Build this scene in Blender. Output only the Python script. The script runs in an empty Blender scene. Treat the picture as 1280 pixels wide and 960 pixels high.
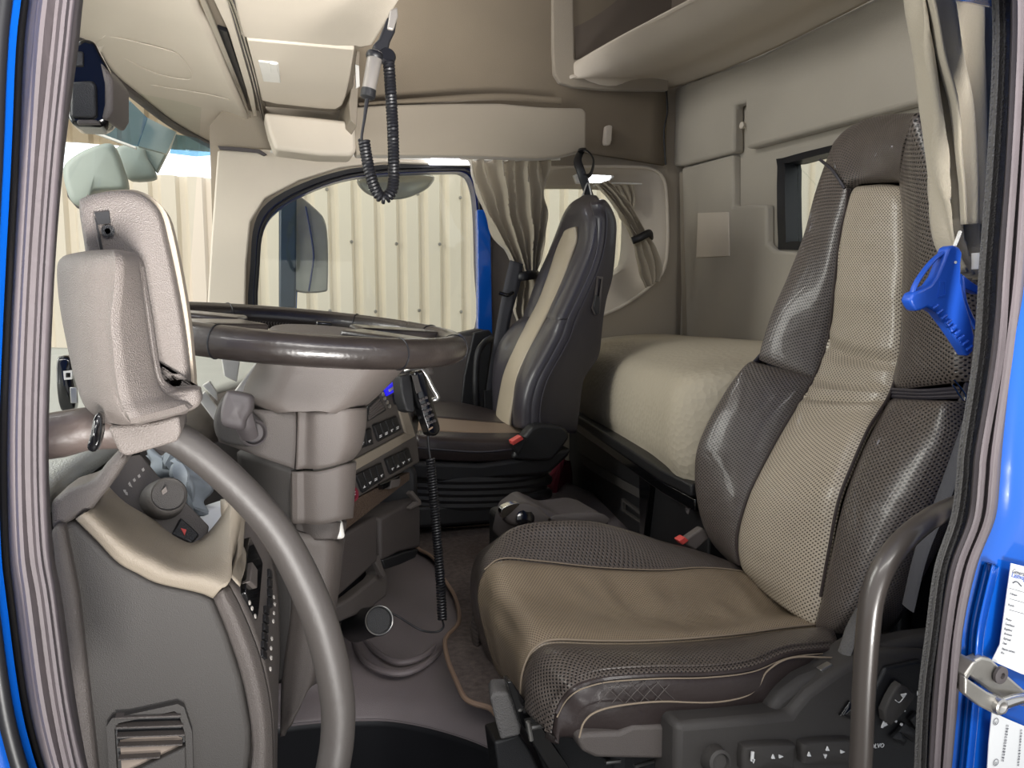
import bpy, bmesh, math, random
import numpy as np
from mathutils import Vector, Matrix
random.seed(7)
S = bpy.context.scene
COL = S.collection
# ------------------------------------------------------------------ camera
F, YAW, HOR, ZE = 900.0, math.radians(20), 385.0, 2.30
PITCH = math.atan((480 - HOR) / F)
CAM = Vector((0, 0, ZE))
FW = Vector((math.sin(YAW) * math.cos(PITCH), math.cos(YAW) * math.cos(PITCH), -math.sin(PITCH)))
RT = Vector((math.cos(YAW), -math.sin(YAW), 0))
UP = RT.cross(FW)
cam = bpy.data.cameras.new('camera'); camo = bpy.data.objects.new('camera', cam); COL.objects.link(camo)
cam.sensor_width = 36; cam.lens = 36 * F / 1280; cam.clip_start = .02; cam.clip_end = 60
camo.matrix_world = Matrix((( RT.x, UP.x, -FW.x, 0), (RT.y, UP.y, -FW.y, 0), (RT.z, UP.z, -FW.z, ZE), (0, 0, 0, 1)))
S.camera = camo
S.view_settings.view_transform = 'Standard'; S.view_settings.look = 'None'
S.view_settings.gamma = 1; S.view_settings.use_curve_mapping = False

def ray(u, v): return FW + RT * ((u - 640) / F) + UP * ((480 - v) / F)
def P(u, v, y):
    d = ray(u, v); return CAM + d * (y / d.y)
def PX(u, v, x):
    d = ray(u, v); return CAM + d * (x / d.x)
def PZ(u, v, z):            # z relative to the eye height
    d = ray(u, v); return CAM + d * (z / d.z)
def plane(p0, n):
    n = Vector(n).normalized(); p0 = Vector(p0)
    def f(u, v, off=0.0):
        d = ray(u, v); return CAM + d * ((p0 + n * off - CAM).dot(n) / d.dot(n))
    f.n = n; return f

# ------------------------------------------------------------------ materials
def lin(c):
    if isinstance(c, str):
        c = [int(c[i:i + 2], 16) / 255 for i in (0, 2, 4)]
    return tuple(((x / 12.92) if x <= .04045 else ((x + .055) / 1.055) ** 2.4) for x in c) + (1,)
MATS = {}
def mat(name, col, rough=.5, metal=0, bump=None, coat=0, vary=.08, vscale=6, spec=.5, emit=None, alpha=None, trans=0, sheen=0, aniso=None):
    m = bpy.data.materials.new(name); m.use_nodes = True; MATS[name] = m
    nt = m.node_tree; b = nt.nodes['Principled BSDF']; c = lin(col)
    tc = nt.nodes.new('ShaderNodeTexCoord')
    n = nt.nodes.new('ShaderNodeTexNoise'); n.inputs['Scale'].default_value = vscale; n.inputs['Detail'].default_value = 6
    nt.links.new(tc.outputs['Object'], n.inputs['Vector'])
    mx = nt.nodes.new('ShaderNodeMix'); mx.data_type = 'RGBA'
    nt.links.new(n.outputs['Fac'], mx.inputs['Factor'])
    mx.inputs['A'].default_value = tuple(max(0, x * (1 - vary * 2)) for x in c[:3]) + (1,)
    mx.inputs['B'].default_value = tuple(min(1, x * (1 + vary * 2)) for x in c[:3]) + (1,)
    nt.links.new(mx.outputs['Result'], b.inputs['Base Color'])
    rr = nt.nodes.new('ShaderNodeMapRange'); rr.inputs['To Min'].default_value = max(.02, rough - .06); rr.inputs['To Max'].default_value = min(1, rough + .06)
    nt.links.new(n.outputs['Fac'], rr.inputs['Value']); nt.links.new(rr.outputs['Result'], b.inputs['Roughness'])
    b.inputs['Metallic'].default_value = metal
    b.inputs['Specular IOR Level'].default_value = spec
    b.inputs['Coat Weight'].default_value = coat
    b.inputs['Sheen Weight'].default_value = sheen
    b.inputs['Transmission Weight'].default_value = trans
    if alpha is not None: b.inputs['Alpha'].default_value = alpha
    if emit:
        b.inputs['Emission Color'].default_value = lin(emit[0]); b.inputs['Emission Strength'].default_value = emit[1]
    if bump:
        kind, sc, st = bump
        bp = nt.nodes.new('ShaderNodeBump'); bp.inputs['Strength'].default_value = st; bp.inputs['Distance'].default_value = .002
        if kind == 'noise':
            t = nt.nodes.new('ShaderNodeTexNoise'); t.inputs['Scale'].default_value = sc; t.inputs['Detail'].default_value = 3; o = t.outputs['Fac']
        elif kind == 'grain':
            t = nt.nodes.new('ShaderNodeTexVoronoi'); t.inputs['Scale'].default_value = sc; o = t.outputs['Distance']
        elif kind == 'weave':
            t = nt.nodes.new('ShaderNodeTexWave'); t.inputs['Scale'].default_value = sc; t.inputs['Distortion'].default_value = 6; t.inputs['Detail Scale'].default_value = 3; o = t.outputs['Fac']
        nt.links.new(tc.outputs['Object'], t.inputs['Vector'])
        nt.links.new(o, bp.inputs['Height']); nt.links.new(bp.outputs['Normal'], b.inputs['Normal'])
    return m

def perf_mat(name, col, hole, rough=.38, pitch=.0062, coat=.25, glint=0.0, worn=None):
    """perforated leather: a diagonal dot lattice in UV metres, creases from noise"""
    m = mat(name, col, rough=rough, coat=coat, vary=.1, vscale=5)
    nt = m.node_tree; b = nt.nodes['Principled BSDF']
    uv = nt.nodes.new('ShaderNodeUVMap'); sp = nt.nodes.new('ShaderNodeSeparateXYZ'); nt.links.new(uv.outputs['UV'], sp.inputs['Vector'])
    def M(op, a, b_=None):
        n = nt.nodes.new('ShaderNodeMath'); n.operation = op
        for i, q in enumerate((a, b_)):
            if q is None: continue
            if isinstance(q, (int, float)): n.inputs[i].default_value = q
            else: nt.links.new(q, n.inputs[i])
        return n.outputs[0]
    k = math.pi / pitch
    su = M('SINE', M('MULTIPLY', sp.outputs['X'], k)); sv = M('SINE', M('MULTIPLY', sp.outputs['Y'], k * 1.25))
    cu = M('COSINE', M('MULTIPLY', sp.outputs['X'], k)); cv = M('COSINE', M('MULTIPLY', sp.outputs['Y'], k * 1.25))
    a = M('MULTIPLY', M('MULTIPLY', su, su), M('MULTIPLY', sv, sv))
    c = M('MULTIPLY', M('MULTIPLY', cu, cu), M('MULTIPLY', cv, cv))
    f = M('MAXIMUM', a, c)
    r = nt.nodes.new('ShaderNodeMapRange'); r.inputs['From Min'].default_value = .5; r.inputs['From Max'].default_value = .85
    nt.links.new(f, r.inputs['Value'])
    base = b.inputs['Base Color'].links[0].from_socket
    mx = nt.nodes.new('ShaderNodeMix'); mx.data_type = 'RGBA'
    nt.links.new(r.outputs['Result'], mx.inputs['Factor']); nt.links.new(base, mx.inputs['A']); mx.inputs['B'].default_value = lin(hole)
    nt.links.new(mx.outputs['Result'], b.inputs['Base Color'])
    tc = nt.nodes.new('ShaderNodeTexCoord')
    nz = nt.nodes.new('ShaderNodeTexNoise'); nz.inputs['Scale'].default_value = 9; nz.inputs['Detail'].default_value = 2; nz.inputs['Distortion'].default_value = .8
    nt.links.new(tc.outputs['Object'], nz.inputs['Vector'])
    b1 = nt.nodes.new('ShaderNodeBump'); b1.inputs['Strength'].default_value = .5; b1.inputs['Distance'].default_value = .012; nt.links.new(nz.outputs['Fac'], b1.inputs['Height'])
    b2 = nt.nodes.new('ShaderNodeBump'); b2.inputs['Strength'].default_value = .6; b2.inputs['Distance'].default_value = .0012; b2.invert = True
    nt.links.new(r.outputs['Result'], b2.inputs['Height']); nt.links.new(b1.outputs['Normal'], b2.inputs['Normal'])
    nt.links.new(b2.outputs['Normal'], b.inputs['Normal'])
    return m

# ------------------------------------------------------------------ object plumbing
WL = {}
def empty(name, loc, label=None, cat=None, group=None, kind=None):
    o = bpy.data.objects.new(name, None); COL.objects.link(o); o.location = loc; o.empty_display_size = .05
    WL[o] = Vector(loc); tag(o, label, cat, group, kind); return o
def tag(o, label=None, cat=None, group=None, kind=None):
    if label: o['label'] = label
    if cat: o['category'] = cat
    if group: o['group'] = group
    if kind: o['kind'] = kind
    return o
def link(me, name, m, parent=None, verts=None, **kw):
    o = bpy.data.objects.new(name, me); COL.objects.link(o)
    co = np.array([v.co[:] for v in me.vertices]) if len(me.vertices) else np.zeros((1, 3))
    c = Vector((co.min(0) + co.max(0)) / 2)
    me.transform(Matrix.Translation(-c))
    WL[o] = c
    o.location = c - (WL[parent] if parent else Vector((0, 0, 0)))
    if parent: o.parent = parent
    if m is not None: me.materials.append(m if not isinstance(m, str) else MATS[m])
    tag(o, **kw)
    return o
def mesh(name, V, Fc, m, parent=None, smooth=True, uv=None, bevel=0, bseg=3, sub=0, solid=0, angle=35, **kw):
    me = bpy.data.meshes.new(name); me.from_pydata([tuple(v) for v in V], [], [tuple(f) for f in Fc]); me.update()
    bm = bmesh.new(); bm.from_mesh(me); bmesh.ops.recalc_face_normals(bm, faces=bm.faces); bm.to_mesh(me); bm.free()
    if uv is not None:
        l = me.uv_layers.new(name='UVMap')
        for lp in me.loops: l.data[lp.index].uv = uv[lp.vertex_index]
    for p in me.polygons: p.use_smooth = smooth
    o = link(me, name, m, parent, **kw)
    if solid:
        md = o.modifiers.new('solid', 'SOLIDIFY'); md.thickness = abs(solid); md.offset = 0 if solid > 0 else 1
    if bevel:
        md = o.modifiers.new('bevel', 'BEVEL'); md.width = bevel; md.segments = bseg; md.limit_method = 'ANGLE'; md.angle_limit = math.radians(30); md.harden_normals = False
    if sub:
        md = o.modifiers.new('sub', 'SUBSURF'); md.levels = md.render_levels = sub
    if smooth:
        me.set_sharp_from_angle(angle=math.radians(angle))
    return o

def crom(pts, n=8, closed=False):
    p = [Vector(q) for q in pts]; N = len(p); out = []
    if N < 3 and not closed:
        return [p[0].lerp(p[1], i / n) for i in range(n + 1)]
    segs = N if closed else N - 1
    for i in range(segs):
        if closed: a, b, c, d = p[(i - 1) % N], p[i], p[(i + 1) % N], p[(i + 2) % N]
        else:
            b, c = p[i], p[i + 1]
            a = p[i - 1] if i > 0 else b * 2 - c
            d = p[i + 2] if i + 2 < N else c * 2 - b
        for k in range(n):
            t = k / n
            out.append(.5 * ((2 * b) + (c - a) * t + (2 * a - 5 * b + 4 * c - d) * t * t + (3 * b - a - 3 * c + d) * t ** 3))
    if not closed: out.append(p[-1].copy())
    return out
def resample(pts, n):
    p = [Vector(q) for q in pts]; L = [0]
    for a, b in zip(p, p[1:]): L.append(L[-1] + (b - a).length)
    out = []; j = 0
    for i in range(n):
        t = L[-1] * i / (n - 1)
        while j < len(L) - 2 and L[j + 1] < t: j += 1
        s = (t - L[j]) / max(1e-9, L[j + 1] - L[j]); out.append(p[j].lerp(p[j + 1], min(1, max(0, s))))
    return out

def patch(name, rows, m, parent=None, nu=6, nv=6, thick=0, disp=None, crv=True, **kw):
    """smooth skin through a grid of 3-D points; rows may have different lengths"""
    mx = max(len(r) for r in rows)
    R = []
    for r in rows:
        c = crom(r, nv) if crv else [Vector(q) for q in r]
        R.append(resample(c, (mx - 1) * nv + 1) if (len(r) != mx) else (c if crv else resample(c, (mx - 1) * nv + 1)))
    W = len(R[0]); cols = [crom([r[j] for r in R], nu) for j in range(W)]; H = len(cols[0])
    V = []; uv = []
    cu = [0] * W
    acc = [[0] * W for _ in range(H)]
    for i in range(H):
        for j in range(W):
            V.append(cols[j][i])
    mi = H // 2; us = [0]
    for j in range(1, W): us.append(us[-1] + (cols[j][mi] - cols[j - 1][mi]).length)
    mj = W // 2; vs = [0]
    for i in range(1, H): vs.append(vs[-1] + (cols[mj][i] - cols[mj][i - 1]).length)
    for i in range(H):
        for j in range(W): uv.append((us[j], vs[i]))
    if disp:
        V2 = []
        for i in range(H):
            for j in range(W):
                a = V[min(i + 1, H - 1) * W + j] - V[max(i - 1, 0) * W + j]; b = V[i * W + min(j + 1, W - 1)] - V[i * W + max(j - 1, 0)]
                n = a.cross(b)
                if n.length > 0: n.normalize()
                if n.dot(CAM - V[i * W + j]) < 0: n = -n
                V2.append(V[i * W + j] + n * disp(j / (W - 1), i / (H - 1)))
        V = V2
    Fc = [(i * W + j, i * W + j + 1, (i + 1) * W + j + 1, (i + 1) * W + j) for i in range(H - 1) for j in range(W - 1)]
    o = mesh(name, V, Fc, m, parent, uv=uv, **kw)
    if thick:
        md = o.modifiers.new('solid', 'SOLIDIFY'); md.thickness = thick
        # push the thickness away from the camera side
        f = o.data.polygons[len(o.data.polygons) // 2]
        toward = f.normal.dot(CAM - (WL[o] + f.center)) > 0
        md.offset = -1 if toward else 1
    return o

def prism(name, out, ext, m, parent=None, bevel=.003, closed_curve=0, smooth=True, **kw):
    """closed outline (3-D) pulled along vector ext"""
    p = crom(out, closed_curve, True) if closed_curve else [Vector(q) for q in out]
    n = len(p); e = Vector(ext)
    V = p + [q + e for q in p]
    Fc = [tuple(range(n)), tuple(range(2 * n - 1, n - 1, -1))] + [(i, (i + 1) % n, n + (i + 1) % n, n + i) for i in range(n)]
    return mesh(name, V, Fc, m, parent, bevel=bevel, smooth=smooth, **kw)

def puff(name, out, nrm, m, parent=None, t=.03, r=.01, dome=.004, n=6, seg=5, **kw):
    """rounded, slightly domed solid standing t off its outline towards nrm"""
    p = crom(out, n, True) if n else [Vector(q) for q in out]
    N = len(p); c = sum(p, Vector()) / N; nn = Vector(nrm).normalized()
    R = sum((q - c).length for q in p) / N
    prof = [(0, -.0), (0, max(0, t - r))]
    for k in range(1, seg + 1):
        a = math.pi / 2 * k / seg; prof.append((r * (1 - math.cos(a)), t - r + r * math.sin(a)))
    for f in (.3, .6, .85): prof.append((r + (R - r) * f, t + dome * math.sin(f * math.pi / 2)))
    V = []; Fc = []
    for ins, h in prof:
        f = min(.97, ins / R)
        for q in p: V.append(q + (c - q) * f + nn * h)
    for k in range(len(prof) - 1):
        for i in range(N):
            j = (i + 1) % N; Fc.append((k * N + i, k * N + j, (k + 1) * N + j, (k + 1) * N + i))
    V.append(c + nn * (t + dome)); ci = len(V) - 1
    for i in range(N): Fc.append(((len(prof) - 1) * N + i, (len(prof) - 1) * N + (i + 1) % N, ci))
    Fc.append(tuple(range(N)))
    return mesh(name, V, Fc, m, parent, **kw)

def sweep_geo(pts, r, res=12, closed=False, rz=None, twist=None):
    p = [Vector(q) for q in pts]; N = len(p); V = []; Fc = []
    tang = []
    for i in range(N):
        a = p[(i - 1) % N] if (closed or i > 0) else p[i]; b = p[(i + 1) % N] if (closed or i < N - 1) else p[i]
        tang.append((b - a).normalized())
    ref = Vector((0, 0, 1)) if abs(tang[0].z) < .9 else Vector((1, 0, 0))
    u = tang[0].cross(ref).normalized()
    for i in range(N):
        u = (u - tang[i] * u.dot(tang[i])).normalized(); w = tang[i].cross(u)
        ri = r[i] if isinstance(r, (list, tuple)) else r
        for k in range(res):
            a = 2 * math.pi * k / res; V.append(p[i] + u * (ri * math.cos(a)) + w * (ri * math.sin(a) * (rz or 1)))
    for i in range(N if closed else N - 1):
        j = (i + 1) % N
        for k in range(res):
            l = (k + 1) % res; Fc.append((i * res + k, i * res + l, j * res + l, j * res + k))
    if not closed: Fc += [tuple(range(res)), tuple((N - 1) * res + k for k in range(res))]
    return V, Fc
def tube(name, pts, r, m, parent=None, n=8, res=12, closed=False, rz=None, **kw):
    c = crom(pts, n, closed) if n else pts
    if isinstance(r, (list, tuple)):
        M = len(c); rr = []
        for i in range(M):
            t = i / (M - 1) * (len(r) - 1); k = min(int(t), len(r) - 2); rr.append(r[k] + (r[k + 1] - r[k]) * (t - k))
        r = rr
    V, Fc = sweep_geo(c, r, res, closed, rz)
    return mesh(name, V, Fc, m, parent, **kw)
def coil(name, pts, R, r, turns, m, parent=None, res=6, per=14, **kw):
    c = resample(crom(pts, 12), turns * per)
    N = len(c); out = []; t0 = (c[1] - c[0]).normalized(); u = t0.cross(Vector((.3, .9, .1))).normalized()
    for i in range(N):
        t = (c[min(i + 1, N - 1)] - c[max(i - 1, 0)]).normalized(); u = (u - t * u.dot(t)).normalized(); w = t.cross(u)
        a = 2 * math.pi * i / per; out.append(c[i] + u * R * math.cos(a) + w * R * math.sin(a))
    V, Fc = sweep_geo(out, r, res)
    return mesh(name, V, Fc, m, parent, **kw)
def box(name, a, b, m, parent=None, bevel=.004, **kw):
    x0, y0, z0 = a; x1, y1, z1 = b
    return prism(name, [(x0, y0, z0), (x1, y0, z0), (x1, y1, z0), (x0, y1, z0)], (0, 0, z1 - z0), m, parent, bevel=bevel, **kw)
def lathe(name, base, axis, prof, m, parent=None, res=24, **kw):
    ax = Vector(axis).normalized(); ref = Vector((0, 0, 1)) if abs(ax.z) < .9 else Vector((1, 0, 0)); u = ax.cross(ref).normalized(); w = ax.cross(u)
    V = []; Fc = []
    for r, h in prof:
        for k in range(res):
            a = 2 * math.pi * k / res; V.append(Vector(base) + ax * h + u * r * math.cos(a) + w * r * math.sin(a))
    for i in range(len(prof) - 1):
        for k in range(res):
            l = (k + 1) % res; Fc.append((i * res + k, i * res + l, (i + 1) * res + l, (i + 1) * res + k))
    Fc += [tuple(range(res)), tuple((len(prof) - 1) * res + k for k in range(res))]
    return mesh(name, V, Fc, m, parent, **kw)
def holed(name, outer, holes, ext, m, parent=None, bevel=0, **kw):
    """flat plate with holes; outlines are 3-D loops in one plane, pulled along ext"""
    bm = bmesh.new(); edges = []
    for lp in [outer] + holes:
        vs = [bm.verts.new(q) for q in lp]
        for i in range(len(vs)): edges.append(bm.edges.new((vs[i], vs[(i + 1) % len(vs)])))
    nrm = Vector(ext).normalized()
    bmesh.ops.triangle_fill(bm, use_beauty=True, use_dissolve=False, edges=edges, normal=nrm)
    g = bmesh.ops.extrude_face_region(bm, geom=list(bm.faces))
    bmesh.ops.translate(bm, verts=[e for e in g['geom'] if isinstance(e, bmesh.types.BMVert)], vec=Vector(ext))
    bmesh.ops.recalc_face_normals(bm, faces=bm.faces)
    me = bpy.data.meshes.new(name); bm.to_mesh(me); bm.free()
    for p in me.polygons: p.use_smooth = True
    me.set_sharp_from_angle(angle=math.radians(35))
    o = link(me, name, m, parent, **kw)
    if bevel:
        md = o.modifiers.new('bevel', 'BEVEL'); md.width = bevel; md.segments = 3; md.limit_method = 'ANGLE'; md.angle_limit = math.radians(40)
    return o
def ring(name, outer, inner, ext, m, parent=None, **kw):
    """frame between two loops with the same point count"""
    n = len(outer); e = Vector(ext)
    V = list(outer) + list(inner) + [q + e for q in outer] + [q + e for q in inner]; Fc = []
    for i in range(n):
        j = (i + 1) % n
        Fc += [(i, j, n + j, n + i), (2 * n + i, 3 * n + i, 3 * n + j, 2 * n + j), (i, 2 * n + i, 2 * n + j, j), (n + i, n + j, 3 * n + j, 3 * n + i)]
    return mesh(name, V, Fc, m, parent, **kw)
def text(name, s, m, parent, origin, xdir, ydir, size, thick=.0004, **kw):
    cu = bpy.data.curves.new(name, 'FONT'); cu.body = s; cu.size = size; cu.extrude = thick; cu.resolution_u = 2
    o = bpy.data.objects.new(name, cu); COL.objects.link(o)
    dg = bpy.context.evaluated_depsgraph_get(); me = bpy.data.meshes.new_from_object(o.evaluated_get(dg)); bpy.data.objects.remove(o)
    x = Vector(xdir).normalized(); y = Vector(ydir).normalized(); z = x.cross(y).normalized(); y = z.cross(x)
    Mx = Matrix(((x.x, y.x, z.x, origin[0]), (x.y, y.y, z.y, origin[1]), (x.z, y.z, z.z, origin[2]), (0, 0, 0, 1)))
    me.transform(Mx); me.materials.clear()
    return link(me, name, m, parent, **kw)

# ------------------------------------------------------------------ palette
mat('beige_trim', 'd0c6b7', rough=.6, bump=('grain', 900, .25), vary=.03)
mat('beige_fabric', '9b9182', rough=.95, bump=('noise', 500, .5), vary=.06, vscale=3, sheen=.2)
mat('rear_fabric', 'aaa396', rough=.95, bump=('noise', 420, .5), vary=.1, vscale=2.2, sheen=.2)
mat('dark_fabric', '7b7060', rough=.95, bump=('noise', 420, .5), vary=.12, vscale=2.5)
mat('grey_plastic', '56504d', rough=.5, bump=('grain', 1100, .35), vary=.06)
mat('grey_plastic_light', '655e5a', rough=.5, bump=('grain', 1100, .4), vary=.06)
mat('dark_panel', '3c3937', rough=.6, bump=('grain', 1200, .25), vary=.04)
mat('beige_dash', '8b8173', rough=.5, bump=('grain', 1200, .3), vary=.04)
mat('column_grey', '5e5753', rough=.48, bump=('grain', 1200, .25), vary=.05)
mat('fascia', '4c4744', rough=.5, bump=('grain', 1200, .2), vary=.05)
mat('storage_plastic', '443e3c', rough=.5, bump=('grain', 900, .4), vary=.08)
mat('black_plastic', '1c1c1e', rough=.42, bump=('grain', 1000, .3), vary=.1)
mat('black_gloss', '0c0c0e', rough=.15, coat=.5, vary=.05)
mat('dark_rubber', '4b4647', rough=.55, bump=('noise', 60, .2), vary=.12, vscale=9)
mat('seal_rubber', '4f484b', rough=.65, bump=('noise', 90, .35), vary=.12, vscale=12)
mat('edge_strip', '5c5a59', rough=.75, bump=('grain', 500, .6), vary=.1)
mat('black_rubber', '131317', rough=.45, vary=.1)
mat('blue_paint', '0850ae', rough=.18, coat=.8, vary=.03)
mat('blue_dark', '0c1d55', rough=.3, coat=.3, vary=.1)
mat('mattress', 'b4aa97', rough=.95, bump=('grain', 75, .9), vary=.05, vscale=3)
mat('curtain', 'b0a693', rough=.9, bump=('weave', 120, .2), vary=.07, sheen=.3)
mat('floor_mat', '5e5450', rough=1, bump=('noise', 350, 1.0), vary=.4, vscale=90)
mat('floor_rubber', '7b7273', rough=.38, bump=('grain', 800, .3), vary=.14, vscale=5)
mat('piping', '8b7463', rough=.6)
mat('leather', '352d2c', rough=.4, bump=('noise', 120, .3), coat=.05, vary=.12)
mat('leather_black', '343137', rough=.42, bump=('noise', 160, .25), coat=.2, vary=.1)
mat('leather_beige', 'a89c88', rough=.4, bump=('noise', 160, .2), coat=.1, vary=.06)
mat('thread', '8a7c6b', rough=.8)
mat('steel', 'b6b4b0', rough=.32, metal=.9, vary=.1, vscale=20)
mat('chrome', 'c8c6c2', rough=.18, metal=1, vary=.05)
mat('zinc', 'a9a6a0', rough=.35, metal=.8, vary=.12, vscale=30)
mat('paper', 'd2d4d6', rough=.7, vary=.03)
mat('ink', '4a4c55', rough=.7)
mat('ink_blue', '2b55b0', rough=.7)
mat('white_mark', 'e6e6e6', rough=.5)
mat('red_plastic', 'd2504a', rough=.4)
mat('red_cloth', '6e1028', rough=.9, bump=('noise', 60, .5), vary=.2)
mat('blue_cloth', '82898f', rough=.9, bump=('noise', 50, .6), vary=.25, vscale=20)
mat('scraper_blue', '1d4fb4', rough=.38, vary=.06)
mat('white_plastic', 'dcdad4', rough=.4)
mat('dash_top', 'b8b9b2', rough=.85, bump=('grain', 500, .5), vary=.04)
mat('garage_sheet', 'e8dcc8', rough=.6, vary=.05, vscale=1.2)
mat('garage_floor', '6a6864', rough=.8, vary=.1)
mat('screen_blue', '1410a0', rough=.3, emit=('2018e0', .8))
mat('lamp_lens', 'f4f4ff', rough=.3, emit=('f2f4ff', 9))
mat('lamp_white', 'f4f4ff', rough=.3, emit=('f2f4ff', 3.2))
mat('mirror_shell', '98a098', rough=.45)
perf_mat('perf_dark', '5a524d', '050404', rough=.34, pitch=.0092, coat=.15)
perf_mat('perf_beige', '92836f', '4a3c2e', rough=.36, pitch=.0066, coat=.15)
perf_mat('perf_beige_back', 'aba08f', '4e4338', rough=.36, pitch=.0080, coat=.15)
def glass(name, tint, alpha):
    m = bpy.data.materials.new(name); m.use_nodes = True; MATS[name] = m; nt = m.node_tree
    for n in list(nt.nodes): nt.nodes.remove(n)
    o = nt.nodes.new('ShaderNodeOutputMaterial'); t = nt.nodes.new('ShaderNodeBsdfTransparent'); t.inputs['Color'].default_value = lin(tint)
    g = nt.nodes.new('ShaderNodeBsdfGlossy'); g.inputs['Roughness'].default_value = .03
    fr = nt.nodes.new('ShaderNodeMixShader'); fr.inputs[0].default_value = alpha
    nt.links.new(t.outputs[0], fr.inputs[1]); nt.links.new(g.outputs[0], fr.inputs[2]); nt.links.new(fr.outputs[0], o.inputs['Surface'])
    return m
glass('glass', 'f4f7f4', .04); glass('glass_blue', 'a9c9da', .10); glass('mirror_glass', '9aa0a4', .45)
# ================================================================== THE SETTING
YW, XR = 2.65, 1.73
def Z(z): return ZE + z
def W2(l, y=YW): return [P(u, v, y) for u, v in l]
def sm(l, n=5): return crom(l, n, True)

# garage: corrugated cream sheet wall with its lit window band, floor
def sheet(name, x0, x1, z0, z1, m):
    prof = []; x = x0
    while x < x1 - .001:
        for dx, dy in ((0, 0), (.075, 0), (.095, .032), (.125, .032)): prof.append((x + dx, 4.75 + dy))
        x += .145
    V = []
    for (px, py) in prof: V += [(px, py, z0), (px, py, z1)]
    mesh(name, V, [(2 * k, 2 * k + 2, 2 * k + 3, 2 * k + 1) for k in range(len(prof) - 1)], m, smooth=False, kind='structure')
XJ = -.145
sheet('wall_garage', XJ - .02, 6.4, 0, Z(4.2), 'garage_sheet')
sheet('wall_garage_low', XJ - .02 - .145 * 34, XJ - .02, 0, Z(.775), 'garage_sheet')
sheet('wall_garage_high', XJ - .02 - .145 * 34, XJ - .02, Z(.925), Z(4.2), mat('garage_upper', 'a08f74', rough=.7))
box('window_garage', (-5.1, 4.76, Z(.775)), (XJ - .03, 4.80, Z(.925)), mat('window_light', 'f4f8ff', emit=('eef5ff', 1.5)), kind='structure')
box('floor_garage', (-6, -6, -.06), (7, 5, 0), 'garage_floor', kind='structure', bevel=0)
for k in range(10):
    zb = Z(.28) if False else Z(-.05)
# screws on the sheet are too small to stand apart: they belong to the wall
bm_v = []; bm_f = []
for r_, zz in enumerate((-.02, .42, .74)):
    for k in range(14):
        cx = .2 + k * .29 + (.145 if r_ % 2 else 0); cz = Z(zz) + .01 * math.sin(k * 3)
        b0 = len(bm_v)
        for a in range(8): bm_v.append((cx + .012 * math.cos(a * math.pi / 4), 4.748, cz + .012 * math.sin(a * math.pi / 4)))
        for a in range(8): bm_v.append((cx + .007 * math.cos(a * math.pi / 4), 4.738, cz + .007 * math.sin(a * math.pi / 4)))
        bm_f += [(b0 + a, b0 + (a + 1) % 8, b0 + 8 + (a + 1) % 8, b0 + 8 + a) for a in range(8)] + [tuple(range(b0 + 8, b0 + 16))]
mesh('trim_13', bm_v, bm_f, 'zinc', kind='structure')

# cab floor: sunken rubber floor at the driver's feet, raised tunnel with its rounded shoulder
box('floor', (-.7, .47, Z(-1.02)), (XR, YW, Z(-.97)), mat('footwell', '2a2829', rough=.7, bump=('grain', 300, .5)), kind='structure')
TZ = -.66
rows = []
edge = [(300, 912), (345, 893), (400, 886), (440, 884), (480, 884), (520, 890), (560, 900), (600, 914), (640, 935), (700, 985)]
far = [(380, 720), (420, 715), (460, 712), (500, 700), (520, 690), (545, 686), (600, 680), (650, 680), (720, 700), (900, 760)]
tb = [PZ(u, v, -.74) for u, v in edge]
bot = [p + Vector((-.005, -.01, -.2)) for p in tb]
patch('floor_riser', [bot, [p + Vector((-.003, -.008, -.1)) for p in tb], [p + Vector((0, -.010, -.018)) for p in tb]], 'black_rubber', nu=5, nv=4, thick=.01, kind='structure')
rows.append([p + Vector((0, -.012, -.02)) for p in tb]); rows.append([p + Vector((.0, .03, .01)) for p in tb])
mid = [(330, 850), (385, 838), (425, 828), (465, 822), (505, 822), (540, 826), (575, 838), (620, 860), (680, 890), (760, 930)]
rows.append([PZ(u, v, -.70) for u, v in mid])
rows.append([p + Vector((0, .22, .035)) for p in rows[-1]])
rows.append([Vector((a, 1.95, Z(TZ))) for a in np.linspace(-.35, 1.1, 10)])
rows.append([Vector((a, 2.62, Z(TZ))) for a in np.linspace(-.35, 1.1, 10)])
patch('floor_tunnel', rows, 'floor_rubber', nu=5, nv=4, thick=.01, kind='structure')

# passenger side wall of the cab, in pieces, with the door glass and the bunk window open
glassA = sm(W2([(324, 400), (325, 330), (330, 288), (348, 262), (385, 240), (430, 224), (480, 217), (560, 214), (582, 216), (592, 230), (597, 262), (599, 330), (600, 410), (560, 420), (450, 425), (350, 420)]), 4)
ringA = sm(W2([(312, 400), (313, 330), (318, 280), (336, 252), (378, 229), (428, 213), (480, 206), (565, 203), (592, 206), (604, 226), (609, 262), (611, 330), (612, 412), (560, 428), (450, 436), (345, 430)]), 4)
ringB = sm(W2([(318, 400), (319, 330), (324, 284), (342, 257), (381, 235), (429, 218.5), (480, 211.5), (562, 209), (587, 211), (598, 228), (603, 262), (605, 330), (606, 411), (560, 424), (450, 430), (348, 425)]), 4)
glassB = sm(W2([(650, 245), (665, 233), (700, 231), (755, 232), (778, 236), (788, 252), (790, 290), (785, 332), (765, 346), (730, 362), (690, 390), (655, 400), (647, 380), (646, 300)]), 3)
recB = sm(W2([(640, 225), (660, 212), (720, 209), (790, 209), (815, 212), (829, 224), (833, 250), (834, 300), (830, 335), (815, 355), (785, 378), (750, 395), (700, 412), (650, 412), (640, 390), (638, 300)]), 3)
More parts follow.
